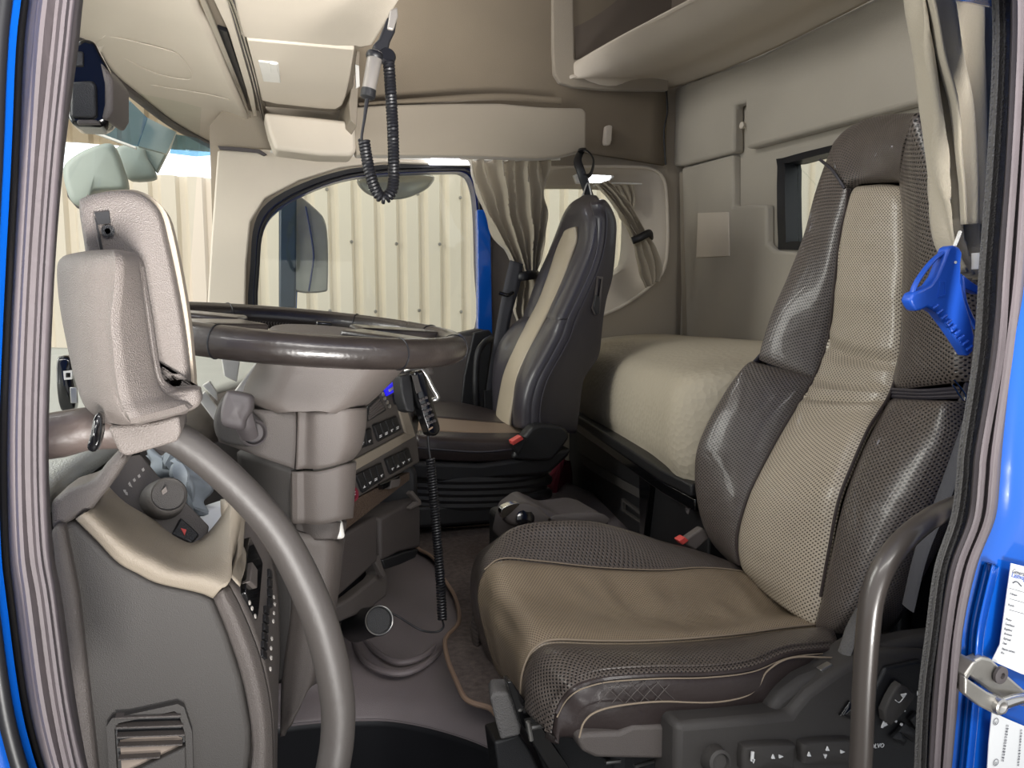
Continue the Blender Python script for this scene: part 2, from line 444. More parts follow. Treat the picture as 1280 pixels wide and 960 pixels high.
wall = [Vector((-.75, YW, Z(-1.0))), Vector((XR, YW, Z(-1.0))), Vector((XR, YW, Z(1.5))), Vector((.02, YW, Z(1.5))), Vector((.02, YW, Z(.75))), Vector((-.10, YW, Z(.60))), P(266, 300, YW), P(258, 380, YW), P(245, 470, YW), Vector((-.75, YW, Z(-.2)))]
holed('wall_passenger', wall, [ringA, recB], (0, .05, 0), 'beige_fabric', kind='structure')
ring('trim_1', ringA, ringB, (0, .05, 0), 'black_rubber', kind='structure')
ring('trim_2', [q + Vector((0, .012, 0)) for q in ringB], [q + Vector((0, .012, 0)) for q in glassA], (0, .06, 0), 'blue_dark', kind='structure')
mid_ = [a.lerp(b, .55) for a, b in zip(ringB, glassA)]
tube('trim_3', mid_, .006, 'black_rubber', n=0, res=8, closed=True, kind='structure')
prism('window_1', [q + Vector((0, .05, 0)) for q in glassA], (0, .005, 0), 'glass', bevel=0, kind='structure')
# moulded recess of the bunk side window
gb2 = resample(glassB + [glassB[0]], len(recB) + 1)[:-1]
V = list(recB) + [a.lerp(b, .25) + Vector((0, .05, 0)) for a, b in zip(recB, gb2)] + [a.lerp(b, .8) + Vector((0, .065, 0)) for a, b in zip(recB, gb2)] + [q + Vector((0, .09, 0)) for q in gb2]
n = len(recB); Fc = [(k * n + i, k * n + (i + 1) % n, (k + 1) * n + (i + 1) % n, (k + 1) * n + i) for k in range(3) for i in range(n)]
mesh('window_2', V, Fc, 'beige_trim', kind='structure', solid=.008, angle=50)
prism('window_3', [q + Vector((0, .085, 0)) for q in gb2], (0, .005, 0), 'glass', bevel=0, kind='structure')
rr = [q + Vector((0, -.003, 0)) for q in recB]
tube('trim_4', rr, .007, 'beige_trim', n=0, res=8, closed=True, kind='structure')

# beige moulding round the door glass: front pillar, header, B-pillar lining
pil = W2([(246, 470), (258, 400), (264, 300), (272, 188), (330, 186), (452, 194), (600, 200), (640, 204), (640, 212), (600, 207), (480, 202), (425, 209), (374, 225), (331, 248), (313, 277), (308, 330), (306, 405), (330, 440), (300, 470)], YW - .035)
prism('trim_5', pil, (0, .034, 0), 'beige_trim', bevel=.006, kind='structure')
prism('trim_6', W2([(338, 187), (600, 200), (600, 203.5), (338, 190.5)], YW - .042), (0, .008, 0), 'white_plastic', bevel=.001, kind='structure')
prism('trim_7', W2([(597, 262), (613, 262), (616, 420), (598, 420)], YW - .03), (0, .03, 0), 'blue_paint', bevel=.004, kind='structure')
prism('trim_8', W2([(613, 250), (645, 250), (650, 520), (606, 520)], YW - .012), (0, .03, 0), 'grey_plastic_light', bevel=.006, kind='structure')
prism('trim_9', W2([(612, 250), (617, 250), (614, 520), (603, 520), (612, 430)], YW - .02), (0, .03, 0), 'dark_rubber', bevel=.003, kind='structure')

# rear wall of the cab (two fabric panels, a groove channel, the rear window)
def R(u, v, o=0): return PX(u, v, XR - o)
rwin_o = [R(975, 208), R(981, 198), R(1075, 175), R(1085, 180), R(1080, 300), R(1072, 312), R(985, 312), R(976, 300)]
rwin_i = [R(985, 212), R(990, 204), R(1068, 185), R(1072, 190), R(1068, 290), R(1062, 298), R(992, 302), R(986, 296)]
rwo, rwi = sm(rwin_o, 3), sm(rwin_i, 3)
holed('wall_rear', [Vector((XR, .5, Z(-1.0))), Vector((XR, YW, Z(-1.0))), Vector((XR, YW, Z(1.6))), Vector((XR, .5, Z(1.6)))], [rwo], (.05, 0, 0), 'rear_fabric', kind='structure')
ring('trim_10', [q + Vector((-.012, 0, 0)) for q in rwo], [q + Vector((-.012, 0, 0)) for q in rwi], (.07, 0, 0), 'black_rubber', kind='structure')
prism('window_4', [q + Vector((.04, 0, 0)) for q in rwi], (.005, 0, 0), 'glass', bevel=0, kind='structure')
# padded panels standing off the wall
prism('wall_rear_panel', [R(836, 113, .05), R(950, 69, .05), R(1089, 0, .05), R(1230, -75, .05), R(1230, 108, .05), R(1145, 129, .05), R(1000, 168, .05), R(932, 186, .05), R(931, 128, .05), R(917, 132, .05), R(917, 190, .05), R(852, 207, .05), R(834, 208, .05), R(832, 160, .05)], (.05, 0, 0), 'rear_fabric', bevel=.012, kind='structure')
prism('wall_rear_lower', [R(852, 210, .035), R(916, 193, .035), R(916, 258, .035), R(934, 256, .035), R(958, 256, .035), R(958, 305, .035), R(968, 313, .035), R(1010, 316, .035), R(1000, 440, .035), R(858, 440, .035)], (.04, 0, 0), 'rear_fabric', bevel=.01, kind='structure')
prism('wall_rear_patch', [R(872, 266, .04), R(910, 265, .04), R(911, 320, .04), R(870, 322, .04)], (.01, 0, 0), 'beige_trim', bevel=.002, kind='structure')
prism('trim_11', [R(848, 214, .03), R(856, 214, .03), R(862, 440, .03), R(852, 440, .03)], (.04, 0, 0), 'beige_fabric', bevel=.01, kind='structure')
lathe('trim_12', R(930, 157, .02), (-1, 0, 0), [(.0, 0), (.012, 0), (.012, .012), (.006, .016), (0, .016)], 'beige_trim', kind='structure')

# upper side panel: dark fabric of the recess above the door header, with its seam
patch('wall_upper', [[P(430, -60, 2.57), P(560, -60, 2.58), P(700, -60, 2.59), P(838, -60, 2.6)],
                     [P(440, 40, 2.58), P(560, 40, 2.60), P(700, 40, 2.60), P(836, 60, 2.61)],
                     [P(440, 120, 2.57), P(560, 125, 2.58), P(700, 140, 2.61), P(834, 140, 2.62)],
                     [P(440, 160, 2.57), P(560, 165, 2.59), P(700, 185, 2.61), P(832, 206, 2.62)]], 'dark_fabric', nu=6, nv=6, thick=.02, kind='structure')
tube('trim_14', [P(833, 113, 2.6), P(834, 140, 2.6), P(830, 165, 2.6), P(832, 206, 2.6)], .004, 'black_rubber', kind='structure')
box('ceiling', (-.4, .55, Z(1.45)), (XR, YW, Z(1.5)), 'beige_fabric', kind='structure')

# windscreen, its dark gasket, pillar post
ws = [PX(60, 600, -.36), PX(60, 40, -.30)]
patch('window_5', [[Vector((-.50, .55, Z(-.3))), Vector((-.62, 1.2, Z(-.3))), Vector((-.55, 2.2, Z(-.3))), Vector((-.22, 2.62, Z(-.3)))],
                   [Vector((-.40, .55, Z(.65))), Vector((-.50, 1.2, Z(.65))), Vector((-.42, 2.2, Z(.65))), Vector((-.12, 2.62, Z(.65)))]], 'glass', nu=4, nv=8, kind='structure')
# driver's door opening: rubber seals and blue bodywork either side
L1 = [(75, -330), (40, -30), (30, 60), (24, 200), (14, 400), (9, 550), (11, 680), (18, 750), (34, 870), (50, 940), (70, 1000)]
L2 = [(150, -330), (108, -30), (98, 60), (80, 200), (68, 350), (61, 550), (66, 680), (78, 750), (94, 870), (108, 950), (120, 1000)]
def strip(name, A, B, ya, ym, yb, m, lift=0, **kw):
    rows = []
    for (a, b) in zip(A, B):
        rows.append([P(a[0], a[1], ya), P(a[0] * .75 + b[0] * .25, a[1] * .75 + b[1] * .25, ym), P((a[0] + b[0]) / 2, (a[1] + b[1]) / 2, ym + lift), P(a[0] * .3 + b[0] * .7, a[1] * .3 + b[1] * .7, ym), P(b[0], b[1], yb)])
    return patch(name, rows, m, nu=6, nv=3, thick=.008, kind='structure', **kw)
strip('trim_15', L1, L2, .52, .485, .53, 'seal_rubber', lift=.008)
strip('trim_16', [(a - 22, b) for a, b in L1], [(a + 3, b) for a, b in L1], .51, .53, .54, 'black_rubber')
strip('wall_driver_front', [(-900, b) for a, b in L1], [(a - 10, b) for a, b in L1], .5, .49, .52, 'blue_paint')
R1 = [(1262, -340), (1262, -40), (1262, 60), (1256, 200), (1246, 330), (1240, 440), (1218, 560), (1214, 600), (1208, 650), (1186, 712), (1174, 790), (1164, 880), (1158, 1000)]
R2 = [(1302, -340), (1302, -40), (1300, 60), (1290, 200), (1281, 350), (1266, 440), (1253, 560), (1250, 600), (1244, 649), (1222, 706), (1204, 787), (1199, 862), (1186, 1000)]
R0 = [(1238, -340), (1240, -40), (1242, 60), (1234, 200), (1224, 330), (1216, 440), (1200, 560), (1197, 600), (1189, 650), (1170, 712), (1160, 790), (1149, 880), (1144, 1000)]
strip('trim_17', R1, R2, .53, .485, .52, 'seal_rubber', lift=.006)
strip('trim_18', R0, [(a + 2, b) for a, b in R1], .545, .53, .535, 'edge_strip')
strip('wall_driver_rear', [(a - 2, b) for a, b in R2], [(1660, b) for a, b in R2], .53, .53, .55, 'blue_paint', lift=-.008)
strip('wall_driver_step', [(a + 14, b) for a, b in R2[9:]], [(a + 26, b) for a, b in R2[9:]], .53, .518, .53, 'blue_paint')

xl, xr = P(60, -330, .52).x, P(1290, -340, .53).x
box('wall_driver_header', (P(-900, -330, .5).x, .50, P(75, -330, .52).z - .03), (P(1660, -340, .55).x, .56, Z(1.5)), 'blue_paint', kind='structure', bevel=.01)
# ================================================================== SEATS
def G(l):                       # rows of (u, v, y)
    return [[P(*q) for q in r] for r in l]
def seam(name, pts, m, parent, r=.0022, **kw): return tube(name, pts, r, m, parent, n=6, res=6, **kw)
def bump2(amp, fu, fv, ph=0): return lambda s, t: amp * math.sin(fu * s + ph) * math.sin(fv * t + 1.3 * ph)

# ---------------- driver's seat
ds = empty('driver_seat', (.68, 1.03, Z(-.97)), 'wide two-tone leather driver seat with perforated brown bolsters and tan centre, nearest the camera', 'seat')
# cushion: the traced far seam / near seam carry the tan panel
FS = [(646, 880, 1.14), (622, 840, 1.155), (606, 790, 1.16), (597, 745, 1.16), (606, 714, 1.15), (628, 700, 1.15), (675, 703, 1.15), (750, 711, 1.15), (825, 714, 1.15), (880, 711, 1.15), (930, 716, 1.15), (975, 730, 1.15)]
NS = [(652, 905, .92), (650, 872, .92), (652, 846, .92), (658, 826, .92), (668, 811, .92), (690, 801, .92), (745, 802, .92), (800, 802, .92), (860, 799, .92), (925, 793, .92), (975, 786, .92), (1030, 780, .92)]
fs = [P(*q) for q in FS]; ns = [P(*q) for q in NS]
rows = []
for a, b in zip(fs, ns):
    r = [a, a.lerp(b, .12), a.lerp(b, .35), a.lerp(b, .6), a.lerp(b, .88), b]; rows.append(r)
for i, r in enumerate(rows):
    k = min(1, max(0, (i - 4) / 3))
    for j, dz in ((1, .004), (2, -.006 * k), (3, -.010 * k), (4, .002)): r[j] = r[j] + Vector((0, 0, dz))
def dsp(s, t):
    d = 0
    for (cs, ct, ws, wt, a) in ((.5, .30, .3, .05, -.006), (.5, .78, .3, .06, -.005), (.42, .58, .1, .015, .006), (.6, .82, .1, .02, .006), (.35, .62, .16, .02, .005), (.45, .66, .12, .018, -.005), (.38, .70, .15, .02, .005), (.55, .88, .2, .02, .006), (.3, .9, .15, .025, -.004), (.7, .72, .1, .03, -.003)):
        d += a * math.exp(-((s - cs - (t - ct) * 2.0) / ws) ** 2 - ((t - ct) / wt) ** 2)
    return d + .0012 * math.sin(14 * s + 9 * t)
patch('cushion_panel', rows, 'perf_beige', ds, nu=8, nv=10, disp=dsp, thick=.02, label='tan perforated centre panel')
# far bolster
FO = [(640, 880, 1.26), (612, 835, 1.26), (597, 790, 1.26), (588, 742, 1.26), (591, 708, 1.26), (604, 688, 1.26), (640, 676, 1.27), (700, 668, 1.28), (760, 672, 1.28), (820, 686, 1.28), (880, 702, 1.28), (940, 722, 1.28)]
FT = [(642, 880, 1.20), (614, 838, 1.21), (599, 790, 1.21), (591, 742, 1.21), (595, 707, 1.21), (612, 684, 1.21), (648, 657, 1.22), (720, 650, 1.22), (770, 658, 1.22), (830, 677, 1.22), (880, 691, 1.22), (940, 714, 1.22)]
rows = []
for i, (a, b, c) in enumerate(zip(fs, FT, FO)):
    a = a + Vector((0, 0, -.003)); b = P(*b); c = P(*c)
    rows.append([a, a.lerp(b, .5) + Vector((0, 0, .006)), b, c, c + Vector((.01, .015, -.05)), c + Vector((.02, 0, -.12))])
patch('cushion_bolster', rows, 'perf_dark', ds, nu=6, nv=6, thick=.01)
# near bolster (perforated) down to its lower seam
S2 = [(700, 940, .83), (690, 915, .83), (694, 890, .83), (702, 874, .83), (714, 861, .82), (730, 853, .82), (760, 846, .81), (820, 842, .80), (880, 841, .80), (937, 834, .80), (985, 816, .81), (1046, 810, .82)]
s2 = [P(*q) for q in S2]
rows = []
for i, (a, b) in list(enumerate(zip(ns, s2)))[1:]:
    a = a + Vector((0, 0, -.004)); g_ = min(1, max(0, (i - 2) / 4)); n_ = (Vector((-.5, -.25, .2)) * (1 - g_) + Vector((0, -.3, .6)) * g_).normalized() * (.010 + .003 * g_)
    rows.append([a, a.lerp(b, .3) + n_, a.lerp(b, .65) + n_ * 1.1, b + n_ * .45, b])
patch('cushion_bolster', rows, 'perf_dark', ds, nu=6, nv=6, thick=.01)
# smooth leather valance
BT = [(700, 945, .84), (697, 930, .83), (700, 922, .83), (722, 922, .82), (750, 921, .82), (790, 916, .81), (840, 907, .81), (890, 899, .81), (930, 891, .81), (955, 880, .81), (972, 860, .82), (1030, 836, .84)]
bt = [P(*q) for q in BT]
rows = [[a, a.lerp(b, .2) + Vector((0, -.008, .0)), a.lerp(b, .6) + Vector((0, -.01, 0)), b, b + Vector((.0, .03, -.01))] for a, b in list(zip(s2, bt))[1:]]
def quilt(s, t):
    d = 0
    if .1 < s < .42 and .2 < t < .75:
        d = -.0022 * (abs(math.sin(26 * t + 9 * s)) < .2) - .0022 * (abs(math.sin(26 * t - 9 * s)) < .2)
    return d
patch('side_valance', rows, 'leather', ds, nu=10, nv=8, thick=.006, label='smooth leather side with crossed stitching')
seam('stitching', [q + Vector((-.001, -.003, .003)) for q in ns[1:]], 'thread', ds, .0018)
seam('stitching', [q + Vector((0, -.006, -.004)) for q in s2[2:]], 'thread', ds, .0010)
seam('piping', [q + Vector((0, -.004, .001)) for q in s2[2:]], 'leather', ds, .0035)
for k in range(5):
    u = 752 + k * 17
    seam('cross_stitch', [P(u, 853 - k * .6, .797), P(u + 14, 866, .792), P(u + 26, 877, .797)], 'grey_plastic', ds, .0006)
    seam('cross_stitch', [P(u + 22, 852 - k * .5, .797), P(u + 8, 865, .792), P(u - 4, 879, .797)], 'grey_plastic', ds, .0006)
seam('stitching', [P(u, v, .795) for u, v in [(724, 922), (730, 903), (745, 890), (775, 882), (825, 877), (890, 878), (930, 871), (948, 858), (960, 838), (990, 822), (1040, 822)]], 'thread', ds, .0013)
seam('stitching', [q + Vector((-.001, .0, .003)) for q in fs[4:]], 'thread', ds, .0013)

# backrest: rows from the top downwards; columns far edge -> near edge
def lace(A, B, fr, y0=None): return [P(*a).lerp(P(*b), fr) for a, b in zip(A, B)]
SL = [(1062, 236, 1.10), (1059, 262, 1.105), (1051, 300, 1.11), (1043, 376, 1.125), (1036, 427, 1.135), (1019, 472, 1.14), (1008, 492, 1.14), (988, 523, 1.145), (970, 554, 1.15), (946, 599, 1.155), (934, 627, 1.155), (923, 670, 1.155), (926, 706, 1.15), (940, 722, 1.15)]
SR = [(1131, 236, .975), (1135, 262, .965), (1136, 300, .96), (1132, 379, .955), (1127, 451, .95), (1119, 480, .95), (1111, 499, .95), (1099, 518, .945), (1087, 537, .94), (1067, 582, .935), (1050, 627, .93), (1038, 690, .925), (1028, 745, .92), (1018, 782, .92)]
LT = [(1045, 175, 1.19), (1022, 235, 1.21), (1005, 300, 1.225), (975, 370, 1.24), (950, 425, 1.25), (949, 447, 1.25)]
RTt = [(1148, 150, .86), (1168, 190, .84), (1185, 280, .825), (1200, 360, .81), (1208, 430, .80), (1204, 468, .80)]
sl = [P(*q) for q in SL]; sr = [P(*q) for q in SR]
# tan insert (runs the full height), gently pillowed with creases
rows = []
for a, b in zip(sl, sr):
    w_ = (b - a).length
    rows.append([a, a.lerp(b, .1) + Vector((-.012, 0, .003)), a.lerp(b, .35) + Vector((-.018, 0, .003)), a.lerp(b, .65) + Vector((-.018, 0, .003)), a.lerp(b, .9) + Vector((-.012, 0, .003)), b])
rows[0] = [q + Vector((.012, 0, -.002)) for q in rows[0]]
a, b = sl[0], sr[0]
rows.insert(0, [a.lerp(b, f) + Vector((.02, 0, .012 - .02 * abs(f - .5))) for f in (.12, .25, .4, .6, .75, .88)])
def crease(s, t):
    d = 0
    for (c, w_, a) in ((.335, .012, .005), (.36, .012, -.008), (.385, .012, .004), (.43, .01, -.004), (.47, .012, .004), (.505, .007, -.007), (.53, .012, .005), (.23, .014, -.003), (.27, .01, .003)):
        d += a * math.exp(-((t - c - .012 * math.sin(3 * s)) / w_) ** 2) * math.sin(math.pi * s) ** .7
    return d
patch('backrest_panel', rows, 'perf_beige_back', ds, nu=8, nv=8, thick=.02, disp=crease, label='tan perforated centre strip')
# the shaped bolsters; each outer edge rolls back into the shell
def bolster(inner, outer, side, name='backrest_bolster', m='perf_dark', parent=ds, puffy=.016, deep=.11):
    rows = []
    N_ = len(outer)
    inn = resample(inner, N_); out_ = resample(outer, N_)
    for i, (a, b) in enumerate(zip(inn, out_)):
        e = min(i, N_ - 1 - i); k = [.35, .85, 1][min(e, 2)]
        back = Vector((.035, side * .012, -.004)); bk2 = Vector((deep, -side * .01, -.03))
        rows.append([a + Vector((.006, 0, 0)), a.lerp(b, .18) + Vector((-puffy * .8 * k, 0, 0)), a.lerp(b, .55) + Vector((-puffy * 1.3 * k, 0, 0)), a.lerp(b, .85) + Vector((-puffy * k, 0, 0)), b, b + back, b + bk2])
    # close the ends by tucking them in
    rows.insert(0, [q + Vector((.03, 0, -.004)) for q in rows[0]]); rows.append([q + Vector((.03, 0, .004)) for q in rows[-1]])
    return patch(name, rows, m, parent, nu=6, nv=5, thick=.008)
bolster(sl[0:6], [P(*q) for q in LT], 1)
bolster(sr[0:6], [P(*q) for q in RTt], -1)
LB = [(936, 453, 1.25), (921, 468, 1.26), (902, 497, 1.27), (882, 534, 1.28), (870, 567, 1.285), (869, 600, 1.285), (874, 635, 1.28), (885, 668, 1.27), (902, 690, 1.25), (918, 704, 1.22)]
RB = [(1183, 503, .80), (1188, 512, .79), (1184, 535, .79), (1172, 572, .79), (1150, 616, .80), (1128, 655, .81), (1105, 695, .82), (1086, 735, .83), (1068, 768, .84), (1045, 792, .87)]
bolster(sl[5:13], [P(*q) for q in LB], 1)
bolster(sr[6:14], [P(*q) for q in RB], -1)
# head section above the insert
TO = [(1045, 175, 1.19), (1056, 163, 1.17), (1074, 154, 1.13), (1095, 149, 1.07), (1118, 147, 1.0), (1138, 147, .93), (1148, 150, .86)]
to = [P(*q) for q in TO]
lo = resample([P(1062, 236, 1.10), P(1066, 231, 1.09), P(1085, 229, 1.06), P(1100, 228, 1.03), P(1118, 228, 1.0), P(1128, 230, .98), P(1133, 236, .97)], 7)
o = [Vector((-.016, 0, 0))] * 7
rows = [[a + Vector((.10, 0, -.05)) for a in to], [a + Vector((.035, 0, .006)) for a in to], to,
        [a.lerp(b, .25) + Vector((-.02, 0, 0)) for a, b in zip(to, lo)], [a.lerp(b, .6) + Vector((-.022, 0, 0)) for a, b in zip(to, lo)], [a.lerp(b, .9) + Vector((-.014, 0, 0)) for a, b in zip(to, lo)], [a + Vector((.008, 0, 0)) for a in lo]]
patch('headrest', rows, 'perf_dark', ds, nu=6, nv=6, thick=.01)
for s_ in (sl, sr):
    seam('stitching', [q + Vector((-.004, 0, 0)) for q in s_[:13]], 'leather', ds, .0028)
seam('stitching', [q + Vector((.01, 0, 0)) for q in to], 'leather_black', ds, .0035)
seam('stitching', [P(1062, 236, 1.10) + Vector((-.012, 0, 0)), P(1050, 214, 1.13) + Vector((-.018, 0, 0)), P(1030, 200, 1.17) + Vector((-.01, 0, 0))], 'leather_black', ds, .003)
seam('stitching', [P(1133, 236, .975) + Vector((-.012, 0, 0)), P(1142, 215, .93) + Vector((-.018, 0, 0)), P(1156, 182, .88) + Vector((-.01, 0, 0))], 'leather_black', ds, .003)
# back shell in plain black leather
def shell(name, L, Rr, m, parent, dx=(.06, .13, .13, .06)):
    rows = []
    for a, b in zip(L, Rr):
        rows.append([a + Vector((.012, -.004, 0)), a + Vector((dx[0], .0, -.01)), a.lerp(b, .15) + Vector((dx[1], 0, -.03)), a.lerp(b, .5) + Vector((dx[1] + .02, 0, -.03)), a.lerp(b, .85) + Vector((dx[2], 0, -.03)), b + Vector((dx[3], 0, -.01)), b + Vector((.012, .004, 0))])
    rows.insert(0, [q * .02 + (L[0].lerp(Rr[0], .5) + Vector((.06, 0, .0))) * .98 for q in rows[0]])
    return patch(name, rows, m, parent, nu=5, nv=4, thick=.004)
LO = resample([P(*q) for q in LT] + [P(*q) for q in LB], 12); RO = resample([P(*q) for q in RTt] + [P(*q) for q in RB], 12)
shell('backrest_shell', LO, RO, 'leather_black', ds)
# dark gathers in the waist gap
for k in range(3):
    seam('gather', [P(950, 449 + 3 * k, 1.25) + Vector((.02, 0, 0)), P(985, 461 + 3 * k, 1.2) + Vector((.006, 0, 0)), P(1016, 475 + 3 * k, 1.15)], 'leather_black', ds, .004)
    seam('gather', [P(1115, 487 + 4 * k, .95), P(1150, 489 + 4 * k, .88) + Vector((.006, 0, 0)), P(1190, 486 + 5 * k, .81) + Vector((.02, 0, 0))], 'leather_black', ds, .004)
seam('recline_wire', [P(1192, 474, .79), P(1206, 492, .79), P(1204, 500, .79), P(1190, 480, .79)], 'chrome', ds, .0015)

# seat base: console box with switches on the door side
cb = [(722, 922), (728, 915), (775, 912), (790, 905), (845, 905), (862, 898), (885, 903), (960, 900), (978, 893), (985, 880), (1010, 862), (1040, 838), (1090, 806), (1150, 800), (1170, 806), (1180, 1010), (840, 1010), (838, 950), (740, 948), (724, 938)]
FB = plane(P(900, 920, .775), (0, -1, 0))
prism('base_cover', [P(u, v, .80) for u, v in [(722, 924), (730, 917), (775, 916), (792, 908), (840, 907), (848, 950), (745, 948), (728, 940)]], (0, .10, 0), 'grey_plastic', ds, bevel=.008)
prism('base_cover', [P(u, v, .765) for u, v in [(846, 906), (962, 896), (990, 893), (996, 884), (1012, 866), (1045, 842), (1090, 815), (1160, 815), (1185, 830), (1185, 1020), (844, 1020)]], (0, .06, 0), 'dark_panel', ds, bevel=.010)
prism('base_shield', [P(u, v, .78) for u, v in [(960, 900), (972, 874), (1004, 850), (1046, 834), (1090, 812), (1150, 798), (1200, 792), (1200, 880), (1000, 900)]], (0, .04, 0), 'dark_panel', ds, bevel=.012)
prism('switch_panel', [P(u, v, .758) for u, v in [(1108, 835), (1150, 826), (1180, 850), (1180, 1010), (1060, 1010), (1075, 900)]], (0, .01, 0), 'black_plastic', ds, bevel=.004)
kn = lathe('adjuster_knob', P(890, 946, .765), (-.1, -1, .25), [(.019, 0), (.017, .012), (.016, .022), (.012, .024), (.011, .018), (0, .018)], 'dark_panel', ds, res=20)
for k in range(8):
    a = k * math.pi / 4
for (pts) in ([(922, 932), (930, 926), (983, 924), (986, 930), (985, 950), (980, 954), (928, 958), (921, 952)], [(995, 928), (1003, 922), (1055, 919), (1064, 926), (1066, 944), (1060, 948), (1002, 950), (996, 944)]):
    sw = puff('seat_switch', [P(u, v, .765) for u, v in pts], (0, -1, 0), 'dark_panel', ds, t=.014, r=.006, n=2)
def arrow(u, v, s, ang, y, parent, m='white_mark'):
    c = math.cos(ang); s_ = math.sin(ang)
    return prism('arrow_mark', [P(u + s * (a * c - b * s_), v + s * (a * s_ + b * c), y) for a, b in ((-1, -.8), (1, 0), (-1, .8))], (0, .002, 0), m, parent, bevel=0)
for u, v, a in ((967, 946, -1.57), (977, 946, 0), (942, 952, 1.57), (1012, 943, -1.57), (1035, 936, -1.57), (1032, 946, 1.57), (1054, 940, 0)): arrow(u, v, 2.6, a, .7455, ds)
prism('arrow_mark', [P(940, 940, .7455), P(943, 940, .7455), P(942, 952, .7455), P(939, 952, .7455)], (0, .002, 0), 'white_mark', ds, bevel=0)
# inclined cluster behind the grab handle
puff('seat_switch', [P(u, v, .755) for u, v in [(1098, 885), (1114, 854), (1122, 852), (1134, 862), (1134, 870), (1106, 902)]], (0, -1, 0), 'dark_panel', ds, t=.012, r=.004, n=2)
for pts in ([(1120, 912), (1128, 902), (1146, 914), (1138, 926)], [(1134, 898), (1144, 888), (1152, 902), (1143, 912)], [(1112, 920), (1120, 912), (1132, 922), (1126, 930)]):
    puff('seat_switch', [P(u, v, .755) for u, v in pts], (0, -1, 0), 'black_plastic', ds, t=.006, r=.002, n=0)
for u, v, r in ((1119, 901, 2.4), (1126, 905, 2.6), (1148, 889, 3), (1130, 888, 1.6)):
    lathe('lumbar_mark', P(u, v, .752), (0, -1, 0), [(0, 0), (r * .0008, 0), (r * .0008, .002), (0, .002)], 'white_mark', ds, res=8)
seam('lumbar_mark', [P(1112, 900, .752), P(1106, 906, .752), P(1103, 910, .752)], 'white_mark', ds, .0009)
arrow(1105, 907, 4, 2.3, .751, ds)
arrow(1131, 869, 3.4, -.6, .736, ds); seam('lumbar_mark', [P(1119, 875, .737), P(1124, 878, .737), P(1129, 873, .737)], 'white_mark', ds, .0006)
seam('lumbar_mark', [P(1147, 864, .75), P(1147, 869, .75), P(1151, 868, .75), P(1152, 860, .75)], 'white_mark', ds, .0009)
text('brand_lettering', 'VOLVO', 'white_mark', ds, P(1084, 936, .754), P(1114, 933.5, .754) - P(1084, 936, .754), (0, 0, 1), .0098)
puff('seat_switch', [P(u, v, .764) for u, v in [(1048, 893), (1060, 875), (1066, 880), (1062, 898)]], (0, -1, 0), 'black_gloss', ds, t=.004, r=.001, n=0)
# seat belt strap rising from the base, buckle on the tunnel side
tube('belt_anchor', [P(1046, 836, .80), P(1056, 815, .79), P(1066, 785, .80), P(1078, 762, .82)], .011, 'edge_strip', ds, rz=.35)
prism('belt_anchor', [P(u, v, .78) for u, v in [(1026, 838), (1040, 830), (1045, 836), (1032, 846)]], (0, .01, 0), 'steel', ds, bevel=.001)
bk = prism('belt_buckle', [P(u, v, 1.27) for u, v in [(852, 678), (878, 660), (892, 668), (870, 688)]], (0, .02, 0), 'grey_plastic_light', ds, bevel=.004)
prism('buckle_button', [P(u, v, 1.262) for u, v in [(848, 676), (856, 671), (862, 676), (854, 682)]], (0, .02, 0), 'red_plastic', bk, bevel=.003, label='red release button')
# under-seat: front slide, links and suspension
prism('slide_lever', [P(u, v, .90) for u, v in [(612, 872), (618, 866), (636, 866), (642, 880), (652, 906), (650, 920), (626, 926), (620, 905)]], (.01, .04, 0), 'edge_strip', ds, bevel=.006)
prism('slide_rail', [P(u, v, .89) for u, v in [(634, 852), (640, 852), (712, 960), (726, 985), (700, 985), (650, 905)]], (0, .02, 0), 'black_gloss', ds, bevel=.002)
prism('slide_rail', [P(u, v, .93) for u, v in [(655, 905), (690, 905), (760, 950), (870, 950), (870, 1010), (700, 1010)]], (0, .1, 0), 'black_plastic', ds, bevel=.004)
for (a, b, r) in (((664, 909), (679, 906), .004), ((660, 902), (664, 925), .0035), ((757, 953), (775, 951), .003), ((793, 958), (820, 950), .003)):
    tube('slide_pin', [P(a[0], a[1], .875), P(b[0], b[1], .875)], r, 'steel', ds, n=1, res=8)
prism('suspension_frame', [P(u, v, .92) for u, v in [(618, 928), (650, 918), (664, 940), (690, 1000), (628, 1000)]], (0, .05, 0), 'black_plastic', ds, bevel=.004)
box('seat_pedestal', (.50, .92, Z(-.97)), (.92, 1.24, Z(-.60)), 'black_plastic', ds, bevel=.02)

# ---------------- passenger seat (seen in three-quarter from the aisle)
ps = empty('passenger_seat', (.75, 2.15, Z(TZ)), 'black leather passenger seat with pale centre strip, in front of the tied curtain', 'seat')
# side (aisle) face of the backrest
side = [(737, 252), (752, 250), (766, 262), (769, 275), (768, 300), (765, 340), (757, 370), (752, 400), (748, 440), (740, 455), (726, 462), (722, 480), (722, 520), (712, 545), (690, 545), (662, 540), (660, 510), (668, 470), (685, 440), (697, 415), (702, 402), (715, 375), (735, 330), (738, 300)]
fr = [P(u, v, 1.96) for u, v in [(738, 254), (742, 275), (740, 305), (732, 335), (718, 368), (704, 398), (697, 420), (684, 445), (668, 475), (660, 505), (659, 535)]]
bk_ = [P(u, v, 1.98) for u, v in [(756, 252), (768, 275), (768, 305), (764, 345), (756, 375), (751, 405), (747, 440), (738, 457), (727, 475), (722, 510), (718, 540)]]
frf = [P(u, v, 2.42) for u, v in [(722, 256), (706, 272), (697, 295), (687, 320), (675, 347), (664, 378), (657, 398), (640, 412), (625, 435), (619, 470), (620, 515)]]
